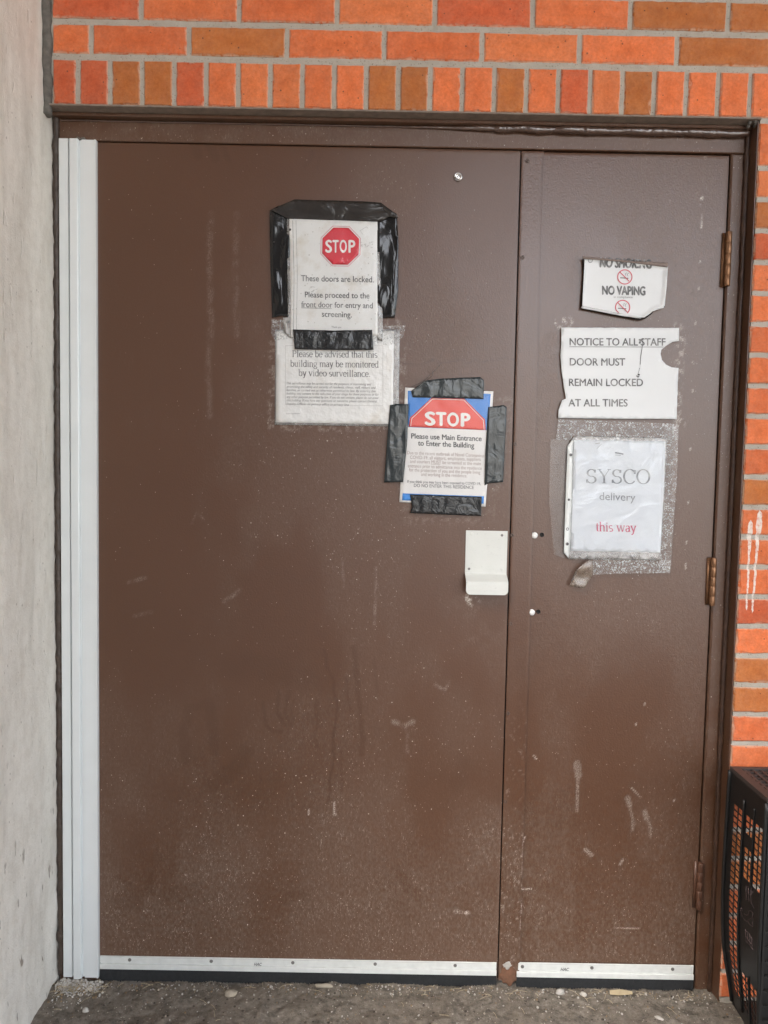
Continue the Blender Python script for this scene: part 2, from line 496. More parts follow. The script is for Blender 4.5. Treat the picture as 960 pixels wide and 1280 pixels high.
M_CTAPEF = film('flat_clear_tape', .03, .8, .25, .2, 30, tint=(.45,.38,.32))
M_CTAPEB = film('yellowed_tape', .55, 1.1, .25, .4, 30, tint=(.30,.23,.17))
M_CRATE = plain('black_plastic', (.012,.012,.012), .42, var=.3, scale=60, bump=.25, bscale=220)
M_CRATETOP = plain('sheen_black_plastic', (.055,.045,.042), .5, var=.4, scale=50, bump=.3, bscale=180)  # lighter top panel: its reddish reflected light is put into the colour
M_EMB = plain('raised_emblem_plastic', (.11,.075,.072), .5, var=.3)

# ------------------------------------------------------------------ ground (one sheet to the horizon)
def axis(lo, hi, step, far):
    a = list(np.arange(lo, hi+1e-9, step))
    s, l, r = step, [], []
    p = lo
    while p > -far:
        s *= 1.5; p -= s; l.append(p)
    s, p = step, hi
    while p < far:
        s *= 1.5; p += s; r.append(p)
    return np.array(l[::-1]+a+r)
def grid_mesh(name, X, Y, Zf, mat, kind=None):
    gx, gy = np.meshgrid(X, Y)
    gz = Zf(gx, gy)
    V = np.stack([gx, gy, gz], -1).reshape(-1, 3)
    nx, ny = len(X), len(Y)
    i = np.arange(nx-1)[None, :]+np.arange(ny-1)[:, None]*nx
    Fq = np.stack([i, i+1, i+1+nx, i+nx], -1).reshape(-1, 4)
    me = bpy.data.meshes.new(name)
    me.from_pydata(V.tolist(), [], Fq.tolist())
    me.materials.append(mat)
    me.polygons.foreach_set('use_smooth', [True]*len(Fq))
    o = bpy.data.objects.new(name, me); COL.objects.link(o)
    if kind: o['kind'] = kind
    return o
def gz(x, y):
    near = sstep(1.2, .2, -y)*sstep(.6, .1, np.abs(x-.8)-1.0)
    d = (fbm(x*30, y*30, 3, 5)-.5)*.017+(fbm(x*5, y*5, 9, 2)-.5)*.012
    return d*near-.004-.006*sstep(0, .5, -y)
def ground_z(x, y):
    return float(gz(np.array([x]), np.array([y]))[0])
grid_mesh('ground', axis(-.25, 1.95, .005, 400), axis(-.42, .06, .005, 400), gz, M_GROUND, 'structure')
p = MB(); p.box(-60, 80, -80, -6.2, .0, .012); o = p.build('pavement', M_PAVE); o['kind'] = 'structure'

# the deep canopy over this entrance (out of the picture, overhead)
p = MB(); p.box(-.6, 9.0, -5.4, -.045, 4.1, 4.35); o = p.build('canopy_roof', M_SOFFIT); o['kind'] = 'structure'

# added dark block out of view, hiding sky from the left door's reflection
M_FAR = plain('dark_blocker_brown', (.085,.065,.052), .9, var=.3, scale=2)
p = MB(); p.box(-40, 1.2, -14, -8.5, -.1, 9.0); o = p.build('added_sky_blocker', M_FAR); o['kind'] = 'structure'

# ------------------------------------------------------------------ concrete wall on the left
WX = -.105
def concrete_wall():
    ys = np.concatenate([-np.geomspace(.9, 1.4, 4)[::-1], np.arange(-.88, .0001, .010)])
    zs = np.concatenate([np.arange(-.03, 2.62, .012), np.linspace(2.7, 4.1, 6)])
    gy, gz_ = np.meshgrid(ys, zs)
    near = sstep(1.0, .3, -gy)*sstep(3.0, 2.5, gz_)
    d = (fbm(gy*9+3, gz_*3, 21, 4)-.5)*.010 + (fbm(gy*40, gz_*12, 31, 3)-.5)*.004
    low = sstep(.5, .05, gz_)
    d = d+low*(fbm(gy*30, gz_*16, 41, 3)-.5)*.008
    x = WX + np.clip(d*near, -.006, .0045) - .002
    V = np.stack([x, gy, gz_], -1).reshape(-1, 3)
    ny, nz = len(ys), len(zs)
    i = np.arange(ny-1)[None, :]+np.arange(nz-1)[:, None]*ny
    Fq = np.stack([i, i+1, i+1+ny, i+ny], -1).reshape(-1, 4).tolist()
    b = MB(); b.add(V.tolist(), Fq)
    # body of the wall behind its face
    b.box(-.42, -.116, -1.4, .30, -.05, 4.1)
    o = b.build('concrete_wall', M_WALL, recalc=False)
    me = o.data
    me.polygons.foreach_set('use_smooth', [True]*len(Fq)+[False]*6)
    return tag(o, 'weathered grey concrete side wall with vertical streaks left of the doors', 'wall')
cwall = concrete_wall()
s = MB()      # the ragged joint between wall and frame / bricks
pts = [(WX+.006+.0025*n3(3, 0, z*30), -.003-.003*abs(n3(7, 0, z*22)), z) for z in np.arange(.01, 2.16, .012)]
s.tube(pts, [.0085+.004*n3(1, 2, q[2]*40) for q in pts], 8)
s.build('joint_sealant', M_SEAL, cwall, True)
s = MB()
pts = [(WX+.004+.004*n3(5, 0, z*25), -.046-.003*n3(9, 0, z*25), z) for z in np.arange(2.14, 2.62, .012)]
s.tube(pts, [.0125+.004*n3(4, 2, q[2]*40) for q in pts], 8)
s.build('joint_sealant', M_SEALGREY, cwall, True)

# ------------------------------------------------------------------ brick wall
BY = -.050
bw = empty('brick_wall', (1.6, BY, 0), 'orange brick wall with grey mortar and a row of upright bricks over the doors', 'wall')
O1, O2, O3, BR, RD = (.70,.166,.054), (.66,.148,.048), (.70,.185,.062), (.46,.140,.036), (.56,.108,.040)
TONES = [O1, O2, O3, BR, RD, O1, O2]
bricks = []                                    # x0, x1, z0, z1, tone
JT = .0055
def add_brick(x0, x1, z0, z1, tone=None):
    t = tone or random.choice(TONES)
    k = random.uniform(.90, 1.10)
    bricks.append((x0, x1, z0, z1, tuple(c*k for c in t)))
XE = 6.0
# rowlock course over the opening
seq = 'ORBBROOOOOBBOOBORBBOOOOOROBO'
rl = {'O': O1, 'R': RD, 'B': BR}
x = -.086; k = 0
add_brick(-.086, -.034, 2.166, 2.268, RD)
x = -.0225
while x < 6.0:
    x1 = x+.0644 if x < 1.6 else x+.0644
    add_brick(x, x1, 2.1665+random.uniform(-.001,.001), 2.268, rl[seq[(k+1)%len(seq)]] if random.random() < .9 else O3)
    x += .0753; k += 1
# stretchers above
z = 2.2835; row = 0
tones_row = {0: [O1, O2, BR, O1, O2, O3, O1, BR, O1], 1: [RD, O1, O2, O3, RD, O1, BR, BR, O1]}
while z < 4.05:
    off = .0035 if row % 2 == 0 else .1205
    xs = [-.086]
    xx = off
    while xx < 6: xs.append(xx); xx += .2290
    for j in range(len(xs)-1):
        a = xs[j]+(JT if j else 0); b_ = xs[j+1]-JT
        tn = tones_row[row][j] if row in tones_row and j < len(tones_row[row]) else None
        add_brick(a, b_, z, z+.0645, tn)
    z += .0790; row += 1
# courses right of the doors
RXE = 1.580
zj = [2.1605]+[2.052-.0731*k for k in range(0, 29)]
for k in range(len(zj)-1):
    z1, z0 = zj[k]-JT-.001, zj[k+1]+JT
    if z0 < -.03: break
    z0 = max(z0, -.03)
    if k == 0: z1 = 2.154
    xs = [RXE]; xx = RXE+(.105 if k % 2 else .218)
    while xx < 6: xs.append(xx); xx += .229
    for j in range(len(xs)-1):
        add_brick(xs[j]+(JT if j else 0), xs[j+1]-JT, z0, z1)
b = MB(); tones = []; edges = []
for (x0, x1, z0, z1, tn) in bricks:
    c = .0035
    j = [random.uniform(-.0011, .0011) for _ in range(8)]
    yy = BY+random.uniform(-.0012, .0015)
    near = x0 < 2.2 and z1 < 2.8
    if near:
        # a finer brick: wavering arrises on a small ring grid
        nx = max(3, int((x1-x0)/.014)); nz = max(3, int((z1-z0)/.014))
        us = np.linspace(0, 1, nx+1); vs = np.linspace(0, 1, nz+1)
        outer, inner = [], []
        ring = [(u, 0) for u in us[:-1]]+[(1, v_) for v_ in vs[:-1]]+[(u, 1) for u in us[:0:-1]]+[(0, v_) for v_ in vs[:0:-1]]
        sd = random.uniform(0, 90)
        for (u, v_) in ring:
            X = x0+(x1-x0)*u; Z = z0+(z1-z0)*v_
            wob = .0016*n3(X*70, Z*70, sd); chip = max(0, n3(X*45+9, Z*45, sd)-.16)*.010
            ux = (1 if u == 0 else -1 if u == 1 else 0); vz = (1 if v_ == 0 else -1 if v_ == 1 else 0)
            outer.append((X+ux*wob, yy+c, Z+vz*wob))
            ci = c*.8+chip+wob
            inner.append((min(max(X, x0+ci), x1-ci), yy+.0006*n3(X*30, Z*30, sd), min(max(Z, z0+ci), z1-ci)))
        n = len(ring)
        v = outer+inner+[(p[0], BY+.07, p[2]) for p in outer]+[((x0+x1)/2, yy, (z0+z1)/2)]
        f = [(i, (i+1) % n, n+(i+1) % n, n+i) for i in range(n)]
        f += [(n+i, n+(i+1) % n, 3*n) for i in range(n)]
        f += [((i+1) % n, i, 2*n+i, 2*n+(i+1) % n) for i in range(n)]
        b.add(v, f)
        edges += [1.0]*n+[.12]*n+[1.0]*n+[0.0]
        tones += [tn]*(3*n+1)
    else:
        b.cbox(x0, x1, yy, BY+.07, z0, z1, c)
        edges += [.6]*4+[1.0]*8
        tones += [tn]*12
bo = b.build('bricks', M_BRICK, bw)
ca = bo.data.attributes.new('tone', 'FLOAT_COLOR', 'POINT')
ca.data.foreach_set('color', np.concatenate([np.array(tones), np.ones((len(tones), 1))], 1).ravel())
ea = bo.data.attributes.new('edge', 'FLOAT', 'POINT')
ea.data.foreach_set('value', edges)
# mortar: thick body whose front lies a few mm behind the bricks
m = MB()
MY = BY+.0052
def mortar_sheet(x0, x1, z0, z1, step=.006):
    xs = np.linspace(x0, x1, max(2, int((x1-x0)/step))); zs = np.linspace(z0, z1, max(2, int((z1-z0)/step)))
    gx, gz_ = np.meshgrid(xs, zs)
    gy = MY+(fbm(gx*45, gz_*45, 5, 3)-.5)*.004
    nx, nz = len(xs), len(zs)
    i = np.arange(nx-1)[None, :]+np.arange(nz-1)[:, None]*nx
    m.add(np.stack([gx, gy, gz_], -1).reshape(-1, 3).tolist(), np.stack([i, i+1, i+1+nx, i+nx], -1).reshape(-1, 4).tolist())
mortar_sheet(-.095, 1.72, 2.1662, 2.60)
mortar_sheet(1.5815, 1.72, -.02, 2.1662)
m.box(-.095, 6.0, MY+.004, .25, 2.1675, 4.1)
m.box(1.583, 6.0, MY+.004, .25, -.05, 2.1675)
m.build('mortar', M_MORTAR, bw, recalc=False)
l = MB()
l.cbox(-.098, 1.581, -.0532, -.0005, 2.1612, 2.1652, .0010)        # toe of the steel angle that carries the brick
l.build('lintel_angle', plain('weathered_lintel', (.22,.175,.14), .7, var=.5, scale=60, bump=.5, bscale=120), bw)

# ------------------------------------------------------------------ door frame
SEAM, XR, ZT = 1.0255, 1.5335, 2.100
fr = empty('door_frame', (.72, 0, 0), 'brown painted steel door frame set into the brick opening around both doors', 'door frame')
h = MB()
h.cbox(-.100, 1.5795, 0.0, .048, ZT+.004, 2.1665, .002)
h.box(-.100, 1.5795, .048, .10, ZT-.018, 2.1665)
h.cbox(-.1005, 1.5765, -.022, -.0006, 2.1530, 2.1608, .0015)
h.build('frame_head', M_FRAME, fr)
h = MB()
h.cbox(XR+.0045, 1.576, 0.0005, .048, -.02, ZT+.0035, .004)
h.box(XR-.015, 1.579, .049, .10, -.02, ZT+.0035)
h.build('jamb', M_FRAME, fr)
h = MB()
h.cbox(-.103, -.004, 0.0005, .048, -.02, ZT+.0035, .004)
h.box(-.103, .012, .049, .10, -.02, ZT+.0035)
h.build('jamb', M_FRAME, fr)
h = MB()      # painted steel liner on the brick return, right
h.box(1.5772, 1.5796, -.043, .0, -.02, 2.1605)
h.build('jamb_liner', M_FRAME, fr)
h = MB()
pts = [(1.5735+.0012*n3(2, 0, z*20), -.0035-.0015*n3(8, 0, z*20), z) for z in np.arange(-.01, 2.155, .008)]
h.tube(pts, [.0068+.0020*n3(1, 7, q[2]*30)+.0016*n3(4, 2, q[2]*95) for q in pts], 10)
h.build('sealant_bead', plain('brown_painted_mastic', (.058,.030,.019), .38, var=.7, scale=55, bump=.6, bscale=110, bdist=.002), fr, True)
h = MB()
pts, rr_ = [], []
for x_ in np.arange(-.096, 1.574, .006):        # mastic along the head, lumpier to the right
    k_ = float(sstep(.70, 1.10, np.array([x_]))[0])
    rr_.append(.0022+.0008*n3(x_*30, 1, 1)+k_*(.0072+.0030*n3(x_*24, 7, 2)+.0024*n3(x_*80, 1, 2)))
    pts.append((x_, -.0015-.007*k_*(1+.6*n3(x_*18, 3, 1)), 2.1500-.0030*k_+.0020*k_*n3(x_*20, 0, 5)))
h.tube(pts, rr_, 10)
h.build('sealant_bead', plain('glossy_brown_sealant', (.085,.050,.036), .10, var=.5, scale=50, bump=.8, bscale=60, bdist=.004, spec=1.0), fr, True)
h = MB()      # crumbs of mortar that dropped on the angle at the right corner
for k in range(7):
    c = (1.567+random.uniform(-.01, .010), -.034+random.uniform(-.01, .01), 2.160+random.uniform(-.006, .004))
    h.lathe(c, (random.random(), random.random(), 1), [(.001, -.005), (.005, -.002), (.0045, .002), (.001, .005)], 6)
h.build('mortar_crumbs', M_SEALGREY, fr, True)

# ------------------------------------------------------------------ door leaves: dense sheets with wear laid out on them
def poly_mask(X, Z, pts, half, soft):
    """1 on the polyline pts (world x, z), falling off beyond half"""
    d = np.full(X.shape, 9.0)
    for (a, b_) in zip(pts[:-1], pts[1:]):
        ax, az = a; bx, bz = b_
        vx, vz = bx-ax, bz-az
        L = vx*vx+vz*vz+1e-12
        t = np.clip(((X-ax)*vx+(Z-az)*vz)/L, 0, 1)
        d = np.minimum(d, np.hypot(X-ax-t*vx, Z-az-t*vz))
    return sstep(half+soft, half, d)
def W(px): return [(at(a, b_)[0], at(a, b_)[2]) for a, b_ in px]
def leaf(name, parent, x0, x1, z0, z1, yf, yb, marks, step=.004, mat=None):
    xs = np.linspace(x0, x1, int((x1-x0)/step)); zs = np.linspace(z0, z1, int((z1-z0)/step))
    gx, gz_ = np.meshgrid(xs, zs)
    e = .0025
    edge = np.minimum(np.minimum(gx-x0, x1-gx), np.minimum(gz_-z0, z1-gz_))
    gy = yf+(fbm(gx*3, gz_*3, 11, 2)-.5)*.0030+.0006*sstep(.004, 0, edge)
    nx, nz = len(xs), len(zs)
    V = np.stack([gx, gy, gz_], -1).reshape(-1, 3)
    i = np.arange(nx-1)[None, :]+np.arange(nz-1)[:, None]*nx
    Fq = np.stack([i, i+1, i+1+nx, i+nx], -1).reshape(-1, 4).tolist()
    b = MB(); b.add(V.tolist(), Fq)
    n0 = len(V)
    b.box(x0, x1, yf+.0045, yb, z0, z1)
    o = b.build(name, mat or M_LEAF, parent, recalc=False)
    dust, stain, pale = marks(gx, gz_)
    pad = np.zeros(8)
    for nm, a in (('dust', dust), ('stain', stain), ('pale', pale)):
        at_ = o.data.attributes.new(nm, 'FLOAT', 'POINT')
        at_.data.foreach_set('value', np.concatenate([np.clip(a, 0, 1).ravel(), pad]))
    sm = [True]*len(Fq)+[False]*6
    o.data.polygons.foreach_set('use_smooth', sm)
    return o

def common_dust(X, Z):
    low = sstep(.78, .10, Z)
    d = low*(.38+.62*sstep(.35, .62, fbm(X*7, Z*5, 51, 4)))
    d = d*.9+.45*sstep(.34, .03, Z)
    d = d+.30*sstep(.48, .70, fbm(X*6, Z*3, 61, 4))+.04
    return d

def wide_marks(X, Z):
    dust = common_dust(X, Z)
    stain = np.zeros(X.shape); pale = np.zeros(X.shape)
    wx = X+(fbm(X*14, Z*14, 71, 3)-.5)*.03
    wz = Z+(fbm(X*14, Z*14, 72, 3)-.5)*.05
    def s(px, half, soft, k=1.0):
        nonlocal stain
        stain = np.maximum(stain, k*poly_mask(wx, wz, W(px), half, soft))
    def p_(px, half, soft, k=1.0, grit=True):
        nonlocal pale
        mk = k*poly_mask(X+(fbm(X*40, Z*40, 5, 2)-.5)*.006, Z, W(px), half, soft)
        if grit: mk = mk*(.25+.75*sstep(.38, .62, fbm(X*120, Z*60, 81, 3)))
        pale = np.maximum(pale, mk)
    # the wide leaf darker and patchy towards its left
    left = sstep(.50, .12, X)*(.35+.5*sstep(.35, .6, fbm(X*4, Z*3, 91, 4)))
    stain = np.maximum(stain, left*.30*sstep(.2, .5, Z))
    # hand and run marks in the middle
    s([(234,885),(232,920),(236,946)], .008, .014, .75); s([(262,884),(264,940)], .008, .014, .75); s([(236,884),(262,882)], .006, .012, .6)
    s([(268,985),(282,968),(298,958),(308,940)], .010, .020, .65); s([(262,978),(266,972)], .004, .006, .6)
    s([(332,876),(333,905),(340,916),(350,920)], .003, .005, .8); s([(352,866),(351,890),(358,912)], .003, .005, .8)
    s([(364,866),(361,894),(364,912)], .0025, .005, .7); s([(370,880),(368,910)], .002, .004, .6)
    s([(408,806),(414,840),(419,880),(419,920),(412,965),(407,1000)], .0026, .004, .85)
    s([(440,812),(446,850),(449,905),(452,945)], .0045, .006, .8); s([(432,850),(436,900)], .002, .004, .6)
    s([(394,880),(397,935)], .0022, .004, .6); s([(470,830),(474,870)], .002, .004, .5); s([(425,940),(427,990)], .002, .003, .5)
    s([(290,840),(340,835),(390,850)], .012, .05, .55)
    s([(574,980),(580,955),(577,940)], .006, .020, .35); s([(500,1085),(512,1110),(522,1118)], .006, .018, .4); s([(500,1130),(515,1150)], .008, .022, .35)
    s([(152,1128),(168,1130)], .010, .024, .5); s([(148,1094),(166,1112),(184,1118),(190,1092)], .003, .012, .45)
    s([(212,1118),(245,1116)], .010, .030, .45); s([(365,1122),(378,1120)], .006, .018, .4)
    # dark finger marks under the head, left
    s([(245,183),(248,196)], .006, .008, .8); s([(262,186),(268,200)], .007, .008, .8); s([(278,186),(285,200)], .005, .008, .8)
    s([(388,192),(380,208)], .003, .006, .6); s([(402,192),(396,206)], .002, .004, .5)
    # long pale runs, upper left
    p_([(263,268),(262,330),(264,400),(260,470),(262,520)], .002, .010, .17); p_([(296,268),(294,330),(296,420)], .002, .010, .11)
    p_([(262,276),(262,279)], .0012, .002, .7)
    for sd in range(5):
        pass
    # scuffs
    p_([(568,1139),(586,1141)], .0025, .004, .95, True)
    p_([(385,1012),(386,1018)], .0012, .0018, .9, False); p_([(417,1004),(419,1018)], .0014, .0022, .9, False)
    p_([(492,902),(506,908),(516,902)], .003, .006, .35); p_([(508,905),(510,940)], .0016, .004, .25)
    p_([(544,856),(556,862),(562,852)], .002, .003, .35)
    p_([(503,448),(560,447),(600,449),(642,447)], .0005, .0013, -0.0)
    s([(498,448),(560,447.5),(600,449),(646,448)], .0011, .0030, 1.0)
    s([(238,700),(238,745)], .001, .003, .0)
    p_([(470,710),(468,780)], .0012, .004, .25); p_([(428,700),(430,735)], .001, .003, .2)
    p_([(240,655),(246,640),(256,650)], .001, .003, .25); p_([(280,752),(300,738)], .002, .006, .25); p_([(168,770),(190,765)], .002, .005, .25)
    p_([(160,728),(182,722)], .002, .005, .25)
    # glue residue and wear round the notices and the pull plate
    def ring(px, k):
        nonlocal pale
        q = W(px+[px[0]])
        mk = poly_mask(X, Z, q, .004, .012)*sstep(.50, .62, fbm(X*130, Z*130, 33, 3))
        pale = np.maximum(pale, mk*k)
    ring([(342,405),(502,405),(502,534),(340,534)], .32)
    ring([(482,500),(640,500),(612,650),(510,650)], .14)
    ring([(585,748),(596,756),(592,752)], .9)
    grim = poly_mask(X, Z, W([(560,560),(640,520),(630,720),(600,780)]), .05, .08)
    dust = dust+.22*grim*sstep(.4, .6, fbm(X*30, Z*30, 44, 4))
    dust = dust*(1-.7*stain)
    return dust, stain, pale

def narrow_marks(X, Z):
    dust = common_dust(X, Z)*.95
    stain = np.zeros(X.shape); pale = np.zeros(X.shape)
    def p_(px, half, soft, k=1.0):
        nonlocal pale
        pale = np.maximum(pale, k*poly_mask(X, Z, W(px), half, soft))
    def s(px, half, soft, k=1.0):
        nonlocal stain
        stain = np.maximum(stain, k*poly_mask(X, Z, W(px), half, soft))
    # three tear-shaped runs
    for (a, b_, h_) in (((722,956),(723.5,970),.0075), ((785.5,999),(787.5,1007),.0055), ((807,1016),(809,1024),.0045)):
        p_([a, b_], h_, .003, .36)
    p_([(723,970),(722,1016)], .0022, .002, .34); p_([(787,1005),(791.5,1024),(791.5,1039)], .0020, .002, .34); p_([(809,1022),(814,1036),(813.5,1047)], .002, .002, .32)
    p_([(790,986),(802,999)], .0006, .0012, .8); p_([(732,1063),(740,1070)], .003, .004, .45); p_([(776,1082),(779,1076)], .0016, .003, .6)
    p_([(648,1112),(664,1112)], .0007, .0014, .8); p_([(656,1047),(653,1055)], .0009, .0015, .8); p_([(652,1130),(652,1143)], .0008, .0014, .8)
    p_([(765,1162),(800,1162)], .0006, .0012, .5); p_([(668,946),(671,950)], .0012, .002, .9)
    p_([(878,246),(878,248)], .0022, .001, 1); p_([(877.5,254),(877.5,258)], .001, .001, 1); p_([(877.5,264),(877,285)], .0008, .001, .9)
    for (a, b_) in ((876,326),(874,360),(870,402),(867,452),(866,487),(863,560),(861,628),(859,678),(858,705),(858,710),(882,195),(843,1000),(806,880),(795,905)):
        p_([(a, b_), (a+.5, b_+2)], .0013, .0012, .85)
    s([(664,745),(668,760),(690,780),(705,795)], .0004, .0018, .7)
    def line(px, k): s(px, .0004, .0016, k)
    line([(670,735),(690,765),(712,782)], .6); line([(632,664),(660,667),(700,660)], .4)
    # scraped glue field right of the lower notice and above the sleeve
    grim = poly_mask(X, Z, W([(690,440),(690,540)]), .03, .05)
    dust = dust+.25*grim*sstep(.4, .6, fbm(X*40, Z*40, 44, 4))
    q = W([(690,400),(712,405)])
    pale = np.maximum(pale, .8*poly_mask(X, Z, W([(698,404),(710,402)]), .006, .012)*sstep(.48, .58, fbm(X*160, Z*160, 12, 3)))
    pale = np.maximum(pale, .7*poly_mask(X, Z, W([(848,408),(852,424),(846,520),(852,530)]), .004, .012)*sstep(.52, .6, fbm(X*150, Z*150, 13, 3)))
    stain = np.maximum(stain, .5*poly_mask(X, Z, W([(850,930),(868,960),(862,1060)]), .02, .05)*fbm(X*9, Z*9, 15, 3))
    return dust, stain, pale

wd = empty('steel_door', (.5, 0, 0), 'wide brown steel door with two posters, a grey pull plate and scuffed lower half', 'door')
leaf('leaf', wd, -.003, SEAM-.0008, .012, ZT, .0, .045, wide_marks)
nd = empty('steel_door', (1.29, 0, 0), 'narrow brown steel door with three bronze hinges on its right edge', 'door')
leaf('leaf', nd, SEAM+.004, XR, .012, ZT-.001, .004, .045, narrow_marks, .004, M_LEAFN)

# astragal: the flat bar screwed over the meeting edge of the narrow leaf
def ast_marks(X, Z):
    d = common_dust(X, Z)*.9
    s_ = np.zeros(X.shape); p_ = np.zeros(X.shape)
    p_ = np.maximum(p_, .35*poly_mask(X, Z, [(SEAM+.054, .4), (SEAM+.0545, .15)], .0008, .0016)*sstep(.45, .55, fbm(X*3, Z*60, 3, 2)))
    s_ = np.maximum(s_, .4*sstep(.5, .7, fbm(X*12, Z*6, 8, 3)))
    p_ = np.maximum(p_, .35*sstep(.70, .76, fbm(X*160, Z*90, 18, 3))*sstep(.9, .3, Z))
    return d, s_, p_
ag = leaf('astragal', nd, SEAM+.0022, SEAM+.0555, .012, ZT-.0015, -.0030, .0025, ast_marks, .0035, M_LEAFN)
for (a, b_) in ((659.3,201),(653,322),(649,439),(644,555),(640,669),(638.4,779.7),(635,891.7),(632,1002)):
    c = at(a, b_, -.0030)
    q = MB(); q.lathe(c+np.array([0, .0010, 0]), (0,-1,0), [(.0052,0),(.0050,.0014),(.0036,.0019),(.0012,.0016),(.0009,.0004)], 14)
    q.build('screw', M_SCREWP, ag, True)
q = MB(); q.box(SEAM-.0004, SEAM+.0038, .0060, .044, .012, ZT-.002); q.build('seam_shade', M_DARK, nd)  # dark strip added to fill the seam with shade
def blob_poly(cx, cz, rx, rz, n=26, j=.2, sd=0):
    return [(cx+rx*math.cos(t)*(1+j*n3(math.cos(t)*2+sd, math.sin(t)*2, sd)), cz+rz*math.sin(t)*(1+j*n3(math.cos(t)*2+sd, math.sin(t)*2, sd+4))) for t in np.linspace(0, 2*math.pi, n, endpoint=False)]

# ------------------------------------------------------------------ flat sheets (paper, film, tape) with wrinkles
def resample(poly, step):
    out = []
    n = len(poly)
    for i in range(n):
        a, b_ = np.array(poly[i]), np.array(poly[(i+1) % n])
        k = max(1, int(np.linalg.norm(b_-a)/step))
        for j in range(k): out.append(tuple(a+(b_-a)*j/k))
    return out
def inside(poly, x, z):
    c = False; n = len(poly); j = n-1
    for i in range(n):
        xi, zi = poly[i]; xj, zj_ = poly[j]
        if (zi > z) != (zj_ > z) and x < (xj-xi)*(z-zi)/(zj_-zi)+xi: c = not c
        j = i
    return c
def sheet(name, outline, Y, mat, parent, disp=None, t=.0004, step=.006, world=False, smooth=True, ragged=0.0):
    """outline in photo pixels on plane Y (or world x,z) -> wrinkled sheet with real thickness"""
    P = outline if world else [(at(a, b_, Y)[0], at(a, b_, Y)[2]) for a, b_ in outline]
    P = resample(P, step)
    if ragged:
        P = [(x_+ragged*n3(x_*160, z_*160, 3), z_+ragged*n3(x_*160, z_*160, 8)) for x_, z_ in P]
    xs = [q[0] for q in P]; zs = [q[1] for q in P]
    pts = list(P)
    x_ = min(xs)+step*.5
    row_ = 0
    while x_ < max(xs):
        z_ = min(zs)+step*(.5 if row_ % 2 else .9)
        while z_ < max(zs):
            if inside(P, x_, z_) and min((x_-a)**2+(z_-b_)**2 for a, b_ in P) > (step*.55)**2: pts.append((x_, z_))
            z_ += step
        x_ += step*.87; row_ += 1
    n = len(P)
    r = delaunay_2d_cdt([Vector(q) for q in pts], [(i, (i+1) % n) for i in range(n)], [], 1, 1e-7)
    V2, FF = r[0], r[2]
    film_ = t is None
    t = t or 0.0
    d = disp or (lambda x, z: 0.0)
    front = [(q.x, Y-d(q.x, q.y), q.y) for q in V2]
    back = [(q.x, Y-d(q.x, q.y)+t, q.y) for q in V2]
    N = len(front)
    faces = []
    cnt = {}
    for f_ in FF:
        f_ = tuple(f_)
        a = sum(V2[f_[i]].x*V2[f_[(i+1) % len(f_)]].y-V2[f_[(i+1) % len(f_)]].x*V2[f_[i]].y for i in range(len(f_)))
        if a < 0: f_ = f_[::-1]
        faces.append(f_)
        if not film_: faces.append(tuple(i+N for i in f_[::-1]))
        for i in range(len(f_)):
            e_ = (f_[i], f_[(i+1) % len(f_)])
            cnt[e_] = 1
    for (a, b_) in list(cnt):
        if (b_, a) not in cnt and not film_: faces.append((b_, a, a+N, b_+N))
    m_ = MB(); m_.add(front if film_ else front+back, faces)
    return m_.build(name, mat, parent, smooth, recalc=False)
def wrinkle(amp, sc, sd, base=0.0, fx=1.0, fz=1.0):
    return lambda x, z: base+amp*(n3(x*sc*fx, z*sc*fz, sd)+.5*n3(x*sc*2.3*fx, z*sc*2.3*fz, sd+9))*.66+amp*.5

# ------------------------------------------------------------------ lettering
FONT = None
def glyph_mesh(txt, bold=0.0, shear=0.0, spacing=1.0):
    cu = bpy.data.curves.new('txt', 'FONT')
    cu.body = txt; cu.size = 1.0; cu.shear = shear; cu.space_character = spacing
    cu.resolution_u = 4
    ob = bpy.data.objects.new('txt', cu)
    COL.objects.link(ob)
    dg = bpy.context.evaluated_depsgraph_get()
    me = bpy.data.meshes.new_from_object(ob.evaluated_get(dg))
    V = [(v.co.x, v.co.y) for v in me.vertices]
    Fc = [tuple(q.vertices) for q in me.polygons]
    bpy.data.objects.remove(ob); bpy.data.curves.remove(cu); bpy.data.meshes.remove(me)
    V = [(x_, y_, 0) for x_, y_ in V]
    if bold:                                   # heavier weight: the same glyphs laid again a hair aside
        V0, F0, n_ = list(V), list(Fc), len(V)
        sh = [(-bold, 0), (bold, 0), (0, bold*.7), (0, -bold*.7)] if bold > .008 else [(bold, 0)]
        for k_, (sx_, sy_) in enumerate(sh):
            V += [(x_+sx_, y_+sy_, k_+1) for x_, y_, _ in V0]
            Fc += [tuple(i+n_*(k_+1) for i in f_) for f_ in F0]
    return V, Fc
CAP = None
def cap_height():
    global CAP
    if CAP is None:
        V, _ = glyph_mesh('H'); CAP = max(v[1] for v in V)
    return CAP

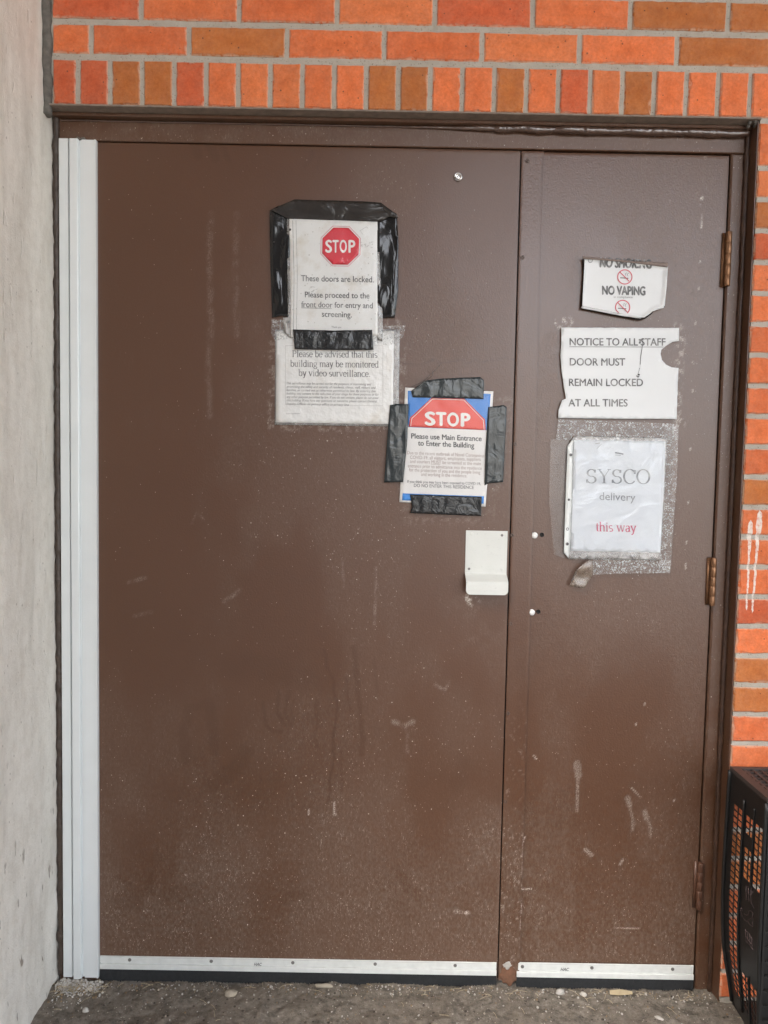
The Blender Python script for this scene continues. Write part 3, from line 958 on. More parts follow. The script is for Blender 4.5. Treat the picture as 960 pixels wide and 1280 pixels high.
# a small roman (serif) alphabet drawn as pen strokes: thick verticals, thin horizontals, bracket-less serifs
def arc(cx, cy, rx, ry, a0, a1, n=14):
    return [(cx+rx*math.cos(math.radians(a0+(a1-a0)*i/n)), cy+ry*math.sin(math.radians(a0+(a1-a0)*i/n))) for i in range(n+1)]
X_, A_, C_ = .46, .70, .68        # x-height, ascender, cap height
def ser(x, y, w_=.17): return [(x-w_/2, y), (x+w_/2, y)]
SERIF = {
 'a': (.44, [arc(.21,.33,.13,.13,150,0)+[(.34,.08),(.42,.02)], arc(.20,.13,.13,.12,70,355), [(.24,.25),(.34,.29)]]),
 'b': (.50, [[(.10,A_),(.10,.02)], arc(.27,.23,.17,.23,150,-150), ser(.07,A_,.10)]),
 'c': (.44, [arc(.25,.23,.19,.23,40,320)]),
 'd': (.50, [[(.39,A_),(.39,.0)], arc(.23,.23,.18,.23,30,330), ser(.35,A_,.10), ser(.43,.015,.10)]),
 'e': (.44, [arc(.23,.23,.18,.23,0,320), [(.06,.26),(.41,.26)]]),
 'g': (.50, [arc(.22,.30,.15,.16,0,360), arc(.24,-.09,.19,.11,0,360), [(.12,.17),(.10,.09),(.20,.03),(.34,.02)], [(.33,.42),(.46,.44)]]),
 'h': (.50, [[(.10,A_),(.10,0)], arc(.25,.30,.15,.16,160,0)+[(.40,0)], ser(.07,A_,.10), ser(.10,.01), ser(.40,.01)]),
 'i': (.28, [[(.14,X_),(.14,0)], ser(.11,X_,.10), ser(.14,.01), [(.14,.66),(.14,.60)]]),
 'l': (.28, [[(.14,A_),(.14,0)], ser(.11,A_,.10), ser(.14,.01)]),
 'm': (.78, [[(.10,X_),(.10,0)], arc(.25,.30,.14,.16,160,0)+[(.39,0)], arc(.54,.30,.14,.16,160,0)+[(.68,0)], ser(.07,X_,.10), ser(.10,.01), ser(.39,.01), ser(.68,.01)]),
 'n': (.50, [[(.10,X_),(.10,0)], arc(.25,.30,.15,.16,160,0)+[(.40,0)], ser(.07,X_,.10), ser(.10,.01), ser(.40,.01)]),
 'o': (.50, [arc(.25,.23,.20,.23,0,360,20)]),
 'r': (.34, [[(.10,X_),(.10,0)], arc(.26,.30,.15,.15,170,55), ser(.07,X_,.10), ser(.10,.01)]),
 's': (.38, [arc(.19,.34,.13,.115,40,260,10)+arc(.19,.115,.14,.115,80,-140,10)]),
 't': (.29, [[(.13,.60),(.13,.10)]+arc(.21,.09,.08,.08,180,300,6), [(.03,.45),(.26,.45)]]),
 'u': (.50, [[(.10,X_),(.10,.16)]+arc(.24,.16,.14,.15,180,350,10), [(.39,X_),(.39,0)], ser(.07,X_,.10), ser(.36,X_,.10), ser(.43,.01,.08)]),
 'v': (.48, [[(.07,X_),(.24,0)], [(.25,0),(.41,X_)], ser(.08,X_), ser(.41,X_,.14)]),
 'w': (.72, [[(.07,X_),(.22,0)], [(.23,0),(.35,X_)], [(.35,X_),(.50,0)], [(.51,0),(.65,X_)], ser(.08,X_), ser(.36,X_), ser(.65,X_,.14)]),
 'y': (.48, [[(.07,X_),(.25,.02)], [(.41,X_),(.22,-.12),(.14,-.21),(.07,-.18)], ser(.08,X_), ser(.41,X_,.14)]),
 'P': (.56, [[(.13,C_),(.13,0)], [(.13,C_-.015),(.28,C_-.015)]+arc(.30,.50,.19,.165,90,-90)+[(.13,.335)], ser(.13,C_,.20), ser(.13,.01,.20)]),
 'S': (.56, [arc(.28,.50,.19,.17,35,265,12)+arc(.28,.17,.21,.17,85,-150,12), [(.45,.66),(.45,.52)], [(.07,.02),(.07,.18)]]),
 'Y': (.70, [[(.10,C_),(.35,.32),(.35,0)], [(.36,.32),(.60,C_)], ser(.11,C_,.20), ser(.60,C_,.17), ser(.35,.01,.22)]),
 'C': (.66, [arc(.36,.34,.29,.35,38,322,20), [(.60,.66),(.60,.47)]]),
 'O': (.72, [arc(.36,.34,.30,.35,0,360,26)]),
 '.': (.24, [[(.10,.07),(.10,.0)]]),
 ' ': (.26, []),
}
def serif_strokes(txt, thick=.085, thin=.030, gap=.0):
    """returns quads (x, y, layer) in em units"""
    out, pen, lay = [], 0.0, 0
    for ch in txt:
        adv, st = SERIF[ch]
        for pl in st:
            n = len(pl); L = []
            for i in range(n):
                a = pl[max(i-1, 0)]; b_ = pl[min(i+1, n-1)]
                if n > 3 and pl[0] == pl[-1]:
                    if i == 0: a = pl[-2]
                    if i == n-1: b_ = pl[1]
                dx, dy = b_[0]-a[0], b_[1]-a[1]
                l_ = math.hypot(dx, dy) or 1
                dx, dy = dx/l_, dy/l_
                w_ = thin+(thick-thin)*abs(dy)**1.3
                if ch in 'vwyY' and dx*dy > 0 and n == 2: w_ = thin*1.15
                L.append((pl[i][0]+pen, pl[i][1], -dy*w_/2, dx*w_/2))
            for i in range(n-1):
                p0, p1 = L[i], L[i+1]
                out.append(([(p0[0]+p0[2], p0[1]+p0[3]), (p0[0]-p0[2], p0[1]-p0[3]), (p1[0]-p1[2], p1[1]-p1[3]), (p1[0]+p1[2], p1[1]+p1[3])], lay))
            lay = (lay+1) % 9
        pen += adv+gap
    return out, pen

class Print:
    """lettering printed on one sheet: collects lines placed at pixel baselines, follows the sheet's wrinkles"""
    def __init__(s, Y, disp, lift=.0005):
        s.Y, s.d, s.lift = Y, disp or (lambda x, z: 0.0), lift
        s.mb = MB(); s.groups = [s.mb]
    def new(s):
        s.mb = MB(); s.groups.append(s.mb)
    def P(s, px, py, extra=0.0):
        a = at(px, py, s.Y)
        return (a[0], s.Y-s.d(a[0], a[2])-s.lift-extra, a[2])
    def text(s, txt, xl, yl, xr, yr, cap, bold=0.0, shear=0.0, m=0, spacing=1.0):
        V, Fc = glyph_mesh(txt, bold, shear, spacing)
        x0 = min(v[0] for v in V); x1 = max(v[0] for v in V)
        sx = (xr-xl)/(x1-x0); sy = cap/cap_height(); sl = (yr-yl)/(xr-xl)
        s.mb.add([s.P(xl+(v[0]-x0)*sx, yl+(v[0]-x0)*sx*sl-v[1]*sy, v[2]*.00003) for v in V], Fc, m)
    def serif(s, txt, xl, yl, xr, yr, cap, m=0, thick=.085, thin=.030, gap=.0):
        q, wd_ = serif_strokes(txt, thick, thin, gap)
        xs = [p[0] for quad, _ in q for p in quad]
        x0, x1 = min(xs), max(xs)
        sx = (xr-xl)/(x1-x0); sy = cap/C_; sl = (yr-yl)/(xr-xl)
        for quad, lay in q:
            pts = [s.P(xl+(p[0]-x0)*sx, yl+(p[0]-x0)*sx*sl-p[1]*sy, lay*.00003) for p in quad]
            s.mb.add(pts, [(0, 1, 2, 3)], m)
    def line(s, pts, wpx, m=0, closed=False, extra=.0):
        """ink line of wpx pixels"""
        if closed: pts = pts+[pts[0]]
        for (a, b_) in zip(pts[:-1], pts[1:]):
            dx, dy = b_[0]-a[0], b_[1]-a[1]; l_ = math.hypot(dx, dy) or 1
            nx, ny = -dy/l_*wpx/2, dx/l_*wpx/2
            k = max(1, int(l_/12))
            for j in range(k):
                p0 = (a[0]+dx*j/k, a[1]+dy*j/k); p1 = (a[0]+dx*(j+1)/k, a[1]+dy*(j+1)/k)
                s.mb.add([s.P(p0[0]+nx, p0[1]+ny, extra), s.P(p0[0]-nx, p0[1]-ny, extra), s.P(p1[0]-nx, p1[1]-ny, extra), s.P(p1[0]+nx, p1[1]+ny, extra)], [(0,1,2,3)], m)
    def ring(s, cx, cy, r, wpx, m=0, a0=0, a1=360, extra=0.0, sq=1.0):
        n = 32
        v = []
        for i in range(n+1):
            t = math.radians(a0+(a1-a0)*i/n)
            v.append(s.P(cx+(r+wpx/2)*math.cos(t), cy+(r+wpx/2)*sq*math.sin(t), extra)); v.append(s.P(cx+(r-wpx/2)*math.cos(t), cy+(r-wpx/2)*sq*math.sin(t), extra))
        s.mb.add(v, [(2*i, 2*i+1, 2*i+3, 2*i+2) for i in range(n)], m)
    def dot(s, cx, cy, r, m=0, extra=0.0):
        n = 14
        s.mb.add([s.P(cx+r*math.cos(2*math.pi*i/n), cy+r*math.sin(2*math.pi*i/n), extra) for i in range(n)], [tuple(range(n))], m)
    def build(s, name, mats, parent):
        o = None
        for g_ in s.groups:
            if g_.v: o = s.finish(g_, name, mats, parent)
        return o
    def finish(s, g_, name, mats, parent):
        o = g_.build(name, mats, parent, recalc=False)
        bm = bmesh.new(); bm.from_mesh(o.data)
        for f_ in bm.faces:
            f_.normal_update()
            if f_.normal.y > 0: f_.normal_flip()
        bm.to_mesh(o.data); bm.free()
        return o
def crop(ox, oy, sc):
    return lambda *q: [(ox+a/sc, oy+b_/sc) for a, b_ in q]
def root_at(name, px, py, label, cat='notice', group=None):
    c = at(px, py, 0)
    return empty(name, (c[0], 0, c[2]), label, cat, group)

exec_order = []
# ---- notice about surveillance (behind the stop notice)
cB = crop(320, 230, 4.13)
def LB(p_, t, xl, yl, xr, yr, cap, **k):
    (a, b_), (c, d) = cB((xl, yl), (xr, yr)); p_.text(t, a, b_, c, d, cap/4.13, **k)
nB = root_at('paper_notice', 421, 530, 'white laminated video surveillance notice in serif type just below the black taped stop notice')
dB = wrinkle(.0006, 30, 4, .0006)
sheet('laminate', cB((100,752),(742,752),(737,1252),(97,1243)), -.0016, M_LAM, nB, dB, .0003, .012)
sheet('paper', cB((106,760),(712,760),(706,1240),(103,1230)), -.0026, M_PAPERB, nB, dB, .0003, .010)
pr = Print(-.0026, dB, .0004)
for (t, xl, yl, xr, yr) in (('Please be advised that this',188,893,627,897),('building may be monitored',178,943,633,948),('by video surveillance.',220,991,588,996)):
    (a, b_), (c, d) = cB((xl, yl), (xr, yr)); pr.serif(t, a, b_, c, d, 33/4.13, thick=.105, thin=.052)
pr.build('heading', M_INK, nB)
pr = Print(-.0026, dB, .0004)
small = ['This surveillance may be carried out for the purposes of maintaining and','promoting the safety and security of residents, clients, staff, visitors and',
 'families, or carried out as otherwise permitted by law. By entering this','building, you consent to the collection of your image for these purposes or for',
 'any other purpose permitted by law. If you do not consent, please do not enter','this building. If you have any questions or concerns, please contact General',
 'Inquiry Officer or privacy office at privacy line']
ends = [595, 618, 618, 634, 634, 625, 480]
for k, t in enumerate(small):
    y0 = 1034+k*17.6
    LB(pr, t, 158, y0, ends[k], y0+6, 11.5, bold=.012, shear=.25)
LB(pr, 'Last updated', 156, 1188, 228, 1188, 7, shear=.2)
pr.build('small_print', M_INKS, nB)
pr = Print(-.0026, dB, .0004)
pr.line(cB((152,835),(655,835),(655,1145),(152,1138)), .45, 0, True)
pr.build('printed_border', M_INKW, nB)
sheet('clear_tape', cB((78,700),(200,700),(200,790),(100,812),(78,770)), -.0040, M_CTAPE, nB, dB, None, .01, ragged=.002)
sheet('clear_tape', cB((606,735),(775,730),(760,790),(690,832),(606,825)), -.0040, M_CTAPE, nB, dB, None, .01, ragged=.002)

# ---- stop notice in a sleeve, edged with black plastic
nA = root_at('paper_notice', 418, 430, 'stop notice with red octagon saying the doors are locked, edged with black plastic tape')
dA = wrinkle(.0016, 18, 2, .0008)
dT = wrinkle(.0050, 22, 12, .0005, 1.0, .45)
dTh = wrinkle(.0050, 22, 15, .0006, .45, 1.0)
sheet('tape_strip', cB((72,140),(120,112),(175,165),(182,690),(132,682),(84,692),(74,400)), -.0030, M_TAPEV, nA, dT, .0004, .007)
sheet('tape_strip', cB((622,150),(690,150),(727,160),(736,300),(733,560),(716,690),(628,694)), -.0030, M_TAPEV, nA, dT, .0004, .007)
sheet('tape_strip', cB((76,137),(130,112),(200,82),(330,86),(560,92),(645,98),(700,140),(722,158),(690,170),(640,196),(400,190),(170,182)), -.0060, M_TAPEH, nA, dTh, .0004, .007)
sheet('tape_strip', cB((640,96),(668,120),(724,152),(735,176),(690,168),(668,140)), -.0105, M_TAPEH, nA, None, .0004, .007)
YA = -.0068
sheet('sleeve', cB((160,178),(628,192),(655,700),(652,812),(628,806),(626,782),(178,795),(148,770),(140,690),(165,690)), YA+.0016, M_LAM, nA, dA, .0003, .008)
pA = sheet('paper', cB((172,181),(626,196),(627,600),(629,782),(181,792),(178,500)), YA, M_PAPERA, nA, dA, .0003, .008)
pr = Print(YA, dA)
cx, cy = cB((437, 322))[0]
oc = lambda r, tw=.02: [(cx+r*1.0*math.cos(math.radians(22.5+45*k)+tw), cy+r*1.01*math.sin(math.radians(22.5+45*k)+tw)) for k in range(8)]
pr.line(oc(26.6), .55, 0, True)
sheet('stop_octagon', oc(24.7), YA-.0005, M_RED, nA, dA, .0002, .006)
pr.build('octagon_outline', M_PINKRED, nA)
pr = Print(YA-.0005, dA)
for ch_, l_, r_ in (('S', 358, 393), ('T', 395, 427), ('O', 432, 469), ('P', 477, 513)):
    (a, b_), (c, d) = cB((l_, 354), (r_, 354)); pr.text(ch_, a, b_, c, d, 62/4.13, bold=.032)
pr.build('stop_lettering', M_WHITE, nA)
pr = Print(YA, dA)
LB(pr, 'These doors are locked.', 233, 502, 608, 509, 30, bold=.012)
pr.new(); LB(pr, 'Please proceed to the', 253, 586, 586, 592, 29, bold=.012)
LB(pr, 'front door for entry and', 234, 636, 603, 643, 29, bold=.012)
LB(pr, 'screening.', 340, 686, 495, 690, 29, bold=.012)
pr.line(cB((234, 640), (391, 644)), .55)
pr.new(); LB(pr, 'Thank you', 390, 743, 440, 744, 9)
pr.new(); pr.line(cB((190, 190), (197, 470), (194, 760)), .45); pr.new(); pr.line(cB((207, 190), (214, 470), (209, 760)), .35)
pr.build('lettering', M_INK, nA)
pr = Print(YA, dA); pr.dot(362.6, 287.4, 1.6); pr.build('punched_hole', M_INKD, nA)
pr = Print(YA+.0016, dA); pr.dot(360.4, 402.6, 1.6); pr.build('punched_hole', M_INKD, nA)
pr = Print(YA, dA)
for k in range(26):
    if k == 17: pr.new()
    a = (random.uniform(545, 600), random.uniform(295, 330)) if k < 17 else (random.uniform(265, 310), random.uniform(528, 560))
    e_ = (a[0]+random.uniform(-14, 14), a[1]+random.uniform(-5, 5)); pr.line(cB(a, e_), .5)
pr.new(); pr.line(cB((535,245),(570,222),(578,230)), .5); pr.line(cB((540,246),(552,262)), .4)
pr.build('smudges', M_INKW, nA)
sheet('clear_film', cB((185,186),(622,200),(625,775),(185,785)), YA-.0022, M_SLEEVE, nA, dA, None, .010)
sheet('tape_strip', cB((192,752),(400,757),(600,754),(607,857),(400,858),(200,853)), YA-.0034, M_TAPE, nA, wrinkle(.0035, 30, 6, .0004), .0004, .006)
for k, (a, b_) in enumerate((((148,762),(200,800)), ((612,790),(690,830)))):
    pass

# ---- poster asking to use the main entrance
cC = crop(470, 450, 3.764)
nC = root_at('poster', 553, 645, 'red and blue stop poster about the main entrance, held by four dark tape strips', 'poster')
dC = wrinkle(.0012, 22, 31, .0008, 1.6, .7)
YC = -.0030
sheet('paper', cC((137,130),(552,148),(536,420),(515,690),(110,668),(124,400)), YC, M_PAPERC, nC, dC, .0003, .008)
sheet('blue_band', cC((150,145),(540,160),(526,330),(512,330),(152,316),(149,290)), YC-.0004, M_BLUE, nC, dC, .0002, .006)
sheet('blue_band', cC((125,627),(508,641),(506,676),(122,660)), YC-.0004, M_BLUE, nC, dC, .0002, .006)
octo = cC((154,314),(160,272),(262,178),(415,182),(512,280),(516,330))
sheet('stop_octagon', octo, YC-.0008, M_REDC, nC, dC, .0002, .006)
pr = Print(YC-.0008, dC)
pr.line(cC((163,312),(168,276),(266,184),(412,188),(505,284),(508,328)), .7)
for ch_, l_, r_ in (('S', 229, 280), ('T', 281, 331), ('O', 334, 390), ('P', 398, 444)):
    (a, b_), (c, d) = cC((l_, 305+(l_-229)*.0376), (r_, 305+(r_-229)*.0376)); pr.text(ch_, a, b_, c, d, 60/3.764, bold=.045)
pr.build('stop_lettering', M_WHITE, nC)
def LC(p_, t, xl, yl, xr, yr, cap, **k):
    (a, b_), (c, d) = cC((xl, yl), (xr, yr)); p_.text(t, a, b_, c, d, cap/3.764, **k)
pr = Print(YC, dC)
LC(pr, 'Please use Main Entrance', 165, 369, 497, 382, 24, bold=.03)
LC(pr, 'to Enter the Building', 197, 402, 462, 414, 24, bold=.03)
pr.build('heading', M_INKD, nC)
pr = Print(YC, dC)
for t, xl, yl, xr, yr in (('Due to the recent outbreak of Novel Coronavirus',147,443,510,458),('COVID-19, all visitors, employees, suppliers',160,465,492,475),
  ('and couriers MUST be screened at the main',160,484,492,495),('entrance prior to admittance into the residence',150,505,497,517),
  ('for the protection of you and the people living',155,524,490,536),('and working in the residence.',212,545,428,552)):
    LC(pr, t, xl, yl, xr, yr, 15.5, bold=.004)
pr.line(cC((258,490),(302,492)), .4)
pr.build('paragraph', M_BROWNINK, nC)
pr = Print(YC, dC)
LC(pr, 'If you think you may have been exposed to COVID-19,', 147, 577, 492, 588, 12, bold=.02)
LC(pr, 'DO NO ENTER THIS RESIDENCE', 178, 597, 460, 607, 15, bold=.01)
pr.build('closing_lines', M_INK, nC)
sheet('clear_film', cC((150,145),(540,160),(520,640),(125,630)), YC-.0020, film('poster_sleeve', .02, .4, .2, .3, 20, dist=.004), nC, dC, None, .012)
dC2 = wrinkle(.0022, 30, 41, .0004, 2.2, .5)
sheet('tape_strip', cC((165,146),(228,98),(300,88),(490,80),(508,96),(506,184),(300,178),(172,176)), YC-.0034, M_TAPEG, nC, dC2, .0004, .006)
sheet('tape_strip', cC((66,212),(100,206),(154,208),(146,400),(128,574),(38,576),(50,400)), YC-.0034, M_TAPEG, nC, dC2, .0004, .006)
sheet('tape_strip', cC((528,222),(600,212),(614,222),(612,300),(598,574),(530,580),(510,590),(514,440)), YC-.0034, M_TAPEG, nC, dC2, .0004, .006)
sheet('tape_strip', cC((160,632),(498,643),(494,734),(300,726),(158,720),(170,690)), YC-.0034, M_TAPE, nC, wrinkle(.0028, 38, 45, .0006, 2.0, .6), .0004, .006)
q = MB()
pts = [at(470+a/3.764, 450+b_/3.764, -.010-.004*math.sin(k)) for k, (a, b_) in enumerate(((160,130),(205,108),(235,90),(262,62),(284,42),(306,18)))]
q.tube(pts, .0005, 5)
pts = [at(470+a/3.764, 450+b_/3.764, -.012) for a, b_ in ((215,118),(240,96),(266,72),(268,46))]
q.tube(pts, .0004, 5)
q.build('loose_thread', M_TAPEG, nC)

# ---- torn no-smoking card
cD = crop(680, 300, 4.8)
nD = root_at('paper_notice', 780, 398, 'small torn white card forbidding smoking and vaping, its edges curled')
out = cD((240,108),(300,112),(520,134),(738,160),(730,280),(718,400),(660,420),(628,444),(600,466),(575,470),(400,436),(225,402),(232,260))
Pd = [at(a, b_, -.003) for a, b_ in out]
Pd2 = [(q[0], q[2]) for q in Pd]
def segdist(x, z, a, b_):
    vx, vz = b_[0]-a[0], b_[1]-a[1]; L = vx*vx+vz*vz
    t = max(0, min(1, ((x-a[0])*vx+(z-a[1])*vz)/L))
    return math.hypot(x-a[0]-t*vx, z-a[1]-t*vz)
def dD(x, z):
    dmin = min(segdist(x, z, Pd2[i], Pd2[(i+1) % len(Pd2)]) for i in range(len(Pd2)))
    lift = .0055*math.exp(-(dmin/.006)**2)
    return .0012+lift+.0004*n3(x*30, z*30, 2)
sheet('card', out, -.003, M_PAPER, nD, dD, .0006, .004)
q = MB()   # curled lower edges: small rolls of paper
def roll(px, rad, mat, name='curled_edge', Y=-.0075):
    q = MB()
    pts = [at(a, b_, Y) for a, b_ in px]
    P2 = []
    for i in range(len(pts)-1):
        for j in range(6): P2.append(pts[i]+(pts[i+1]-pts[i])*j/6)
    P2.append(pts[-1])
    q.tube(P2, [rad*(.8+.3*n3(i*.4, 0, 3)) for i in range(len(P2))], 8)
    return q.build(name, mat, nD, True)
roll(cD((224,404),(330,424),(450,448),(580,466)), .0026, M_PAPER)
roll(cD((596,462),(622,446),(650,424),(684,412),(718,402)), .0026, M_PAPER)
sheet('curled_edge', cD((228,98),(300,104),(520,126),(745,136),(742,164),(520,136),(300,117),(240,114)), -.0105, plain('brown_card_back', (.20,.15,.125), .6), nD, None, .0008, .005)
q = MB()
for px in (cD((234,110),(238,200),(230,300),(222,404)), cD((738,156),(732,280),(720,402))):
    q.tube([at(a, b_, -.003) for a, b_ in px], .0016, 6)
q.tube([at(a, b_, -.003) for a, b_ in cD((220,410),(400,446),(575,478),(604,470),(650,436))], .0016, 6)
q.build('edge_shadow', M_DARK, nD)  # black tubes standing in for the shadow round the card
pr = Print(-.003, dD, .0007)
(a, b_), (c, d) = cD((332,163),(642,172)); pr.text('NO SMOKING', a, b_, c, d, 52/4.8, bold=.055); pr.new()
(a, b_), (c, d) = cD((346,327),(608,332)); pr.text('NO VAPING', a, b_, c, d, 50/4.8, bold=.055)
(a, b_), (c, d) = cD((418,349),(530,350)); pr.text('in compliance', a, b_, c, d, 13/4.8)
for cx_, cy_ in ((483, 223), (470, 406)):
    ps = Print(-.003, dD, .0011)
    (a, b_) = cD((cx_, cy_))[0]
    if cy_ < 300: ps.ring(a, b_, 8.9, 1.3)
    else: ps.ring(a, b_, 8.9, 1.3, 0, -232, 52)
    ps.line([(a-6, b_-6), (a+5.5, b_+5.5)], 1.2, 0, False, .0002)
    po = ps.build('prohibition_sign', M_PINKRED, nD)
    ps = Print(-.003, dD, .0007)
    ps.line(cD((cx_-28, cy_+5), (cx_+22, cy_+8)), 1.2)
    ps.line(cD((cx_+8, cy_-6), (cx_+2, cy_-18), (cx_+14, cy_-26)), .45); ps.line(cD((cx_+20, cy_-4), (cx_+14, cy_-16), (cx_+26, cy_-24)), .45)
    ps.build('cigarette_symbol', M_INK, po)
pr.build('lettering', M_INK, nD)
pr = Print(-.003, dD, .0007); pr.ring(680+276/4.8, 300+124/4.8, 2.6, .7); pr.build('corner_mark', M_INK, nD)

# ---- notice to all staff, torn
nE = root_at('paper_notice', 773, 525, 'torn white staff notice in grey capitals with a bite out of its right edge')
dE = wrinkle(.0012, 14, 51, .0006)
outE = cD((103,525),(400,527),(810,528),(809,606),(770,612),(735,632),(703,660),(699,684),(707,720),(732,748),(765,764),(806,768),(800,900),(795,1075),(450,1073),(84,1068),(87,1020),(108,962),(131,952),(118,880),(103,775),(98,690),(103,610))
sheet('paper', outE, -.0022, M_PAPER, nE, dE, .0003, .008, ragged=.0006)
pr = Print(-.0022, dE)
for t, xl, xr, y in (('NOTICE TO ALL STAFF',152,728,633),('DOOR MUST',153,486,753),('REMAIN LOCKED',148,593,876),('AT ALL TIMES',145,501,998)):
    pr.new(); (a, b_), (c, d) = cD((xl, y), (xr, y+1)); pr.text(t, a, b_, c, d, 43/4.8, bold=.022)
pr.new(); pr.line(cD((150,641),(715,643)), .7)
pr.build('lettering', M_INK, nE)
pr = Print(-.0022, dE, .0011)
pr.line(cD((575,602),(592,598),(588,640),(578,700),(575,748)), .75); pr.line(cD((572,768),(560,812)), .5)
for k in range(10): pr.dot(680+random.uniform(553,570)/4.8, 300+random.uniform(806,826)/4.8, .7, 0, k*.00003)
for k in range(8): pr.dot(680+random.uniform(568,584)/4.8, 300+random.uniform(598,622)/4.8, .8, 0, k*.00003)
pr.build('scratch', M_INKD, nE)

# ---- delivery sign in a punched sleeve
cF = crop(680, 510, 4.8)
nF = root_at('paper_notice', 768, 700, 'delivery direction sign with crimson lettering in a clear punched sleeve, taped all round')
dF = wrinkle(.0016, 16, 61, .0006)
dF0 = wrinkle(.0004, 20, 62, .0004)
sheet('clear_tape', cF((85,68),(440,82),(800,96),(806,192),(440,188),(72,190)), -.0030, M_CTAPE, nF, dF0, None, .01, ragged=.0014)
sheet('clear_tape', cF((722,100),(806,104),(798,400),(776,700),(757,988),(690,980),(706,600)), -.0036, M_CTAPE, nF, dF0, None, .01, ragged=.0014)
sheet('clear_tape', cF((288,905),(520,912),(757,914),(755,990),(520,992),(292,1000)), -.0042, M_CTAPE, nF, dF0, None, .01, ragged=.0014)
sheet('clear_tape', cF((40,188),(150,190),(140,480),(122,900),(60,880),(30,560)), -.0030, M_CTAPEF, nF, dF0, None, .012)
q = sheet('loose_tape', cF((272,908),(236,930),(190,968),(158,1040),(150,1066),(236,1080),(288,1000),(292,920)), -.0052, M_CTAPEB, nF, lambda x, z: .006+.004*n3(x*40, z*40, 1), .0003, .006)
YF = -.0048
sheet('sleeve', cF((180,168),(460,172),(738,180),(722,520),(697,912),(420,910),(150,906),(117,870),(128,540),(141,228)), YF+.0012, M_LAM, nF, dF, .0003, .010)
sheet('paper', cF((180,192),(728,200),(716,520),(697,868),(430,862),(157,856),(166,520)), YF, M_PAPERF, nF, dF, .0003, .008)
sheet('sleeve_strip', cF((141,228),(178,180),(168,520),(156,858),(148,900),(119,868),(128,540)), YF+.0004, plain('white_sleeve_strip', (.68,.70,.68), .35), nF, dF, .0003, .006)
pr = Print(YF, dF, .0006)
pr.dot(680+160/4.8, 510+281/4.8, 1.9); pr.new(); pr.dot(680+148/4.8, 510+550/4.8, 1.5); pr.new(); pr.ring(680+140/4.8, 510+726/4.8, 1.5, .6); pr.new(); pr.dot(680+138/4.8, 510+815/4.8, 2.0)
pr.build('punched_hole', M_INKD, nF)
pr = Print(YF, dF, .0006)
pr.line(cF((178,190),(168,520),(158,852)), .5); pr.build('sheet_edge', M_INKF, nF)
pr = Print(YF, dF, .0006)
(a, b_), (c, d) = cF((332,551),(546,558)); pr.text('delivery', a, b_, c, d, 45/4.8); pr.new()
(a, b_), (c, d) = cF((425,268),(475,277)); pr.line([(a, b_), (c, d)], 1.6)
pr.line(cF((425,282),(460,285)), .5)
pr.build('lettering', M_INKF, nF)
pr = Print(YF, dF, .0005)
(a, b_), (c, d) = cF((252,450),(636,454)); pr.serif('SYSCO', a, b_, c, d, 83/4.8, thick=.095, thin=.030, gap=.0)
pr.build('heading', M_INKF, nF)
pr = Print(YF, dF, .0005)
(a, b_), (c, d) = cF((311,738),(552,744)); pr.serif('this way', a, b_, c, d, 53/4.8, thick=.105, thin=.05)
pr.build('crimson_lettering', M_CRIM, nF)
M_SLEEVEF = film('crumpled_sleeve', .015, 1.0, .12, .8, 13, dist=.008)
sheet('clear_film', cF((182,172),(735,182),(720,520),(695,908),(152,902),(164,520)), YF-.0022, M_SLEEVEF, nF, dF, None, .008)
pr = Print(YF-.0022, dF, .0006); pr.line(cF((305,215),(335,210)), .9); pr.line(cF((315,245),(345,215)), .5); pr.build('smudges', M_INKW, nF)

# ------------------------------------------------------------------ fittings of the wide door
pp = MB()
YP = -.0030
c00, c10 = at(582.6, 663, YP), at(635, 665, YP)
px0, px1 = c00[0], c10[0]-.0008
zt_ = c00[2]; zb1 = at(600, 717.5, YP)[2]; zb2 = at(600, 727, -.0325)[2]; zb3 = at(600, 743.5, -.0345)[2]
t_ = .0022
prof = [(YP, zt_), (YP, zb1), (-.018, zb2), (-.020, zb3)]
# cross-section swept across x, lower corners rounded
R = .011
xs = np.concatenate([px0+R*(1-np.cos(np.linspace(0, math.pi/2, 9))), [(px0+px1)/2], px1-R*(1-np.cos(np.linspace(math.pi/2, 0, 9)))])
v = []
for x_ in xs:
    e_ = min(x_-px0, px1-x_)
    cut = R-math.sqrt(max(0, R*R-(R-e_)**2)) if e_ < R else 0
    for off in (0, t_):
        v += [(x_, YP+off, zt_), (x_, YP+off, zb1+.004), (x_, YP-.0016+off, zb1), (x_, -.0306+off, zb2+.001), (x_, -.0334+off, zb2-.002), (x_, -.0345+off, zb3+.012), (x_, -.0345+off, zb3+cut)]
n = 7; f = []
for i in range(len(xs)-1):
    a = i*14; c = (i+1)*14
    for j in range(6):
        f.append((a+j, c+j, c+j+1, a+j+1)); f.append((a+7+j, a+7+j+1, c+7+j+1, c+7+j))
    f.append((a, a+7, c+7, c)); f.append((a+6, c+6, c+13, a+13))
for a in (0, (len(xs)-1)*14):
    for j in range(6): f.append((a+j, a+j+1, a+7+j+1, a+7+j))
pp.add(v, f)
plate = pp.build('pull_plate', M_PLATE, wd)
for a, b_ in ((233,203),(670,222),(190,710),(668,718)):
    c = at(570+a/11.64, 650+b_/11.64, YP)
    q = MB(); q.lathe(c+np.array([0, .0005, 0]), (0,-1,0), [(.0034,0),(.0032,.0012),(.0014,.0016),(.0010,.0006)], 12); q.build('screw', M_SCREW if a in (670,190) else M_PLATE, plate, True)
c = at(572.5, 221.5, 0)
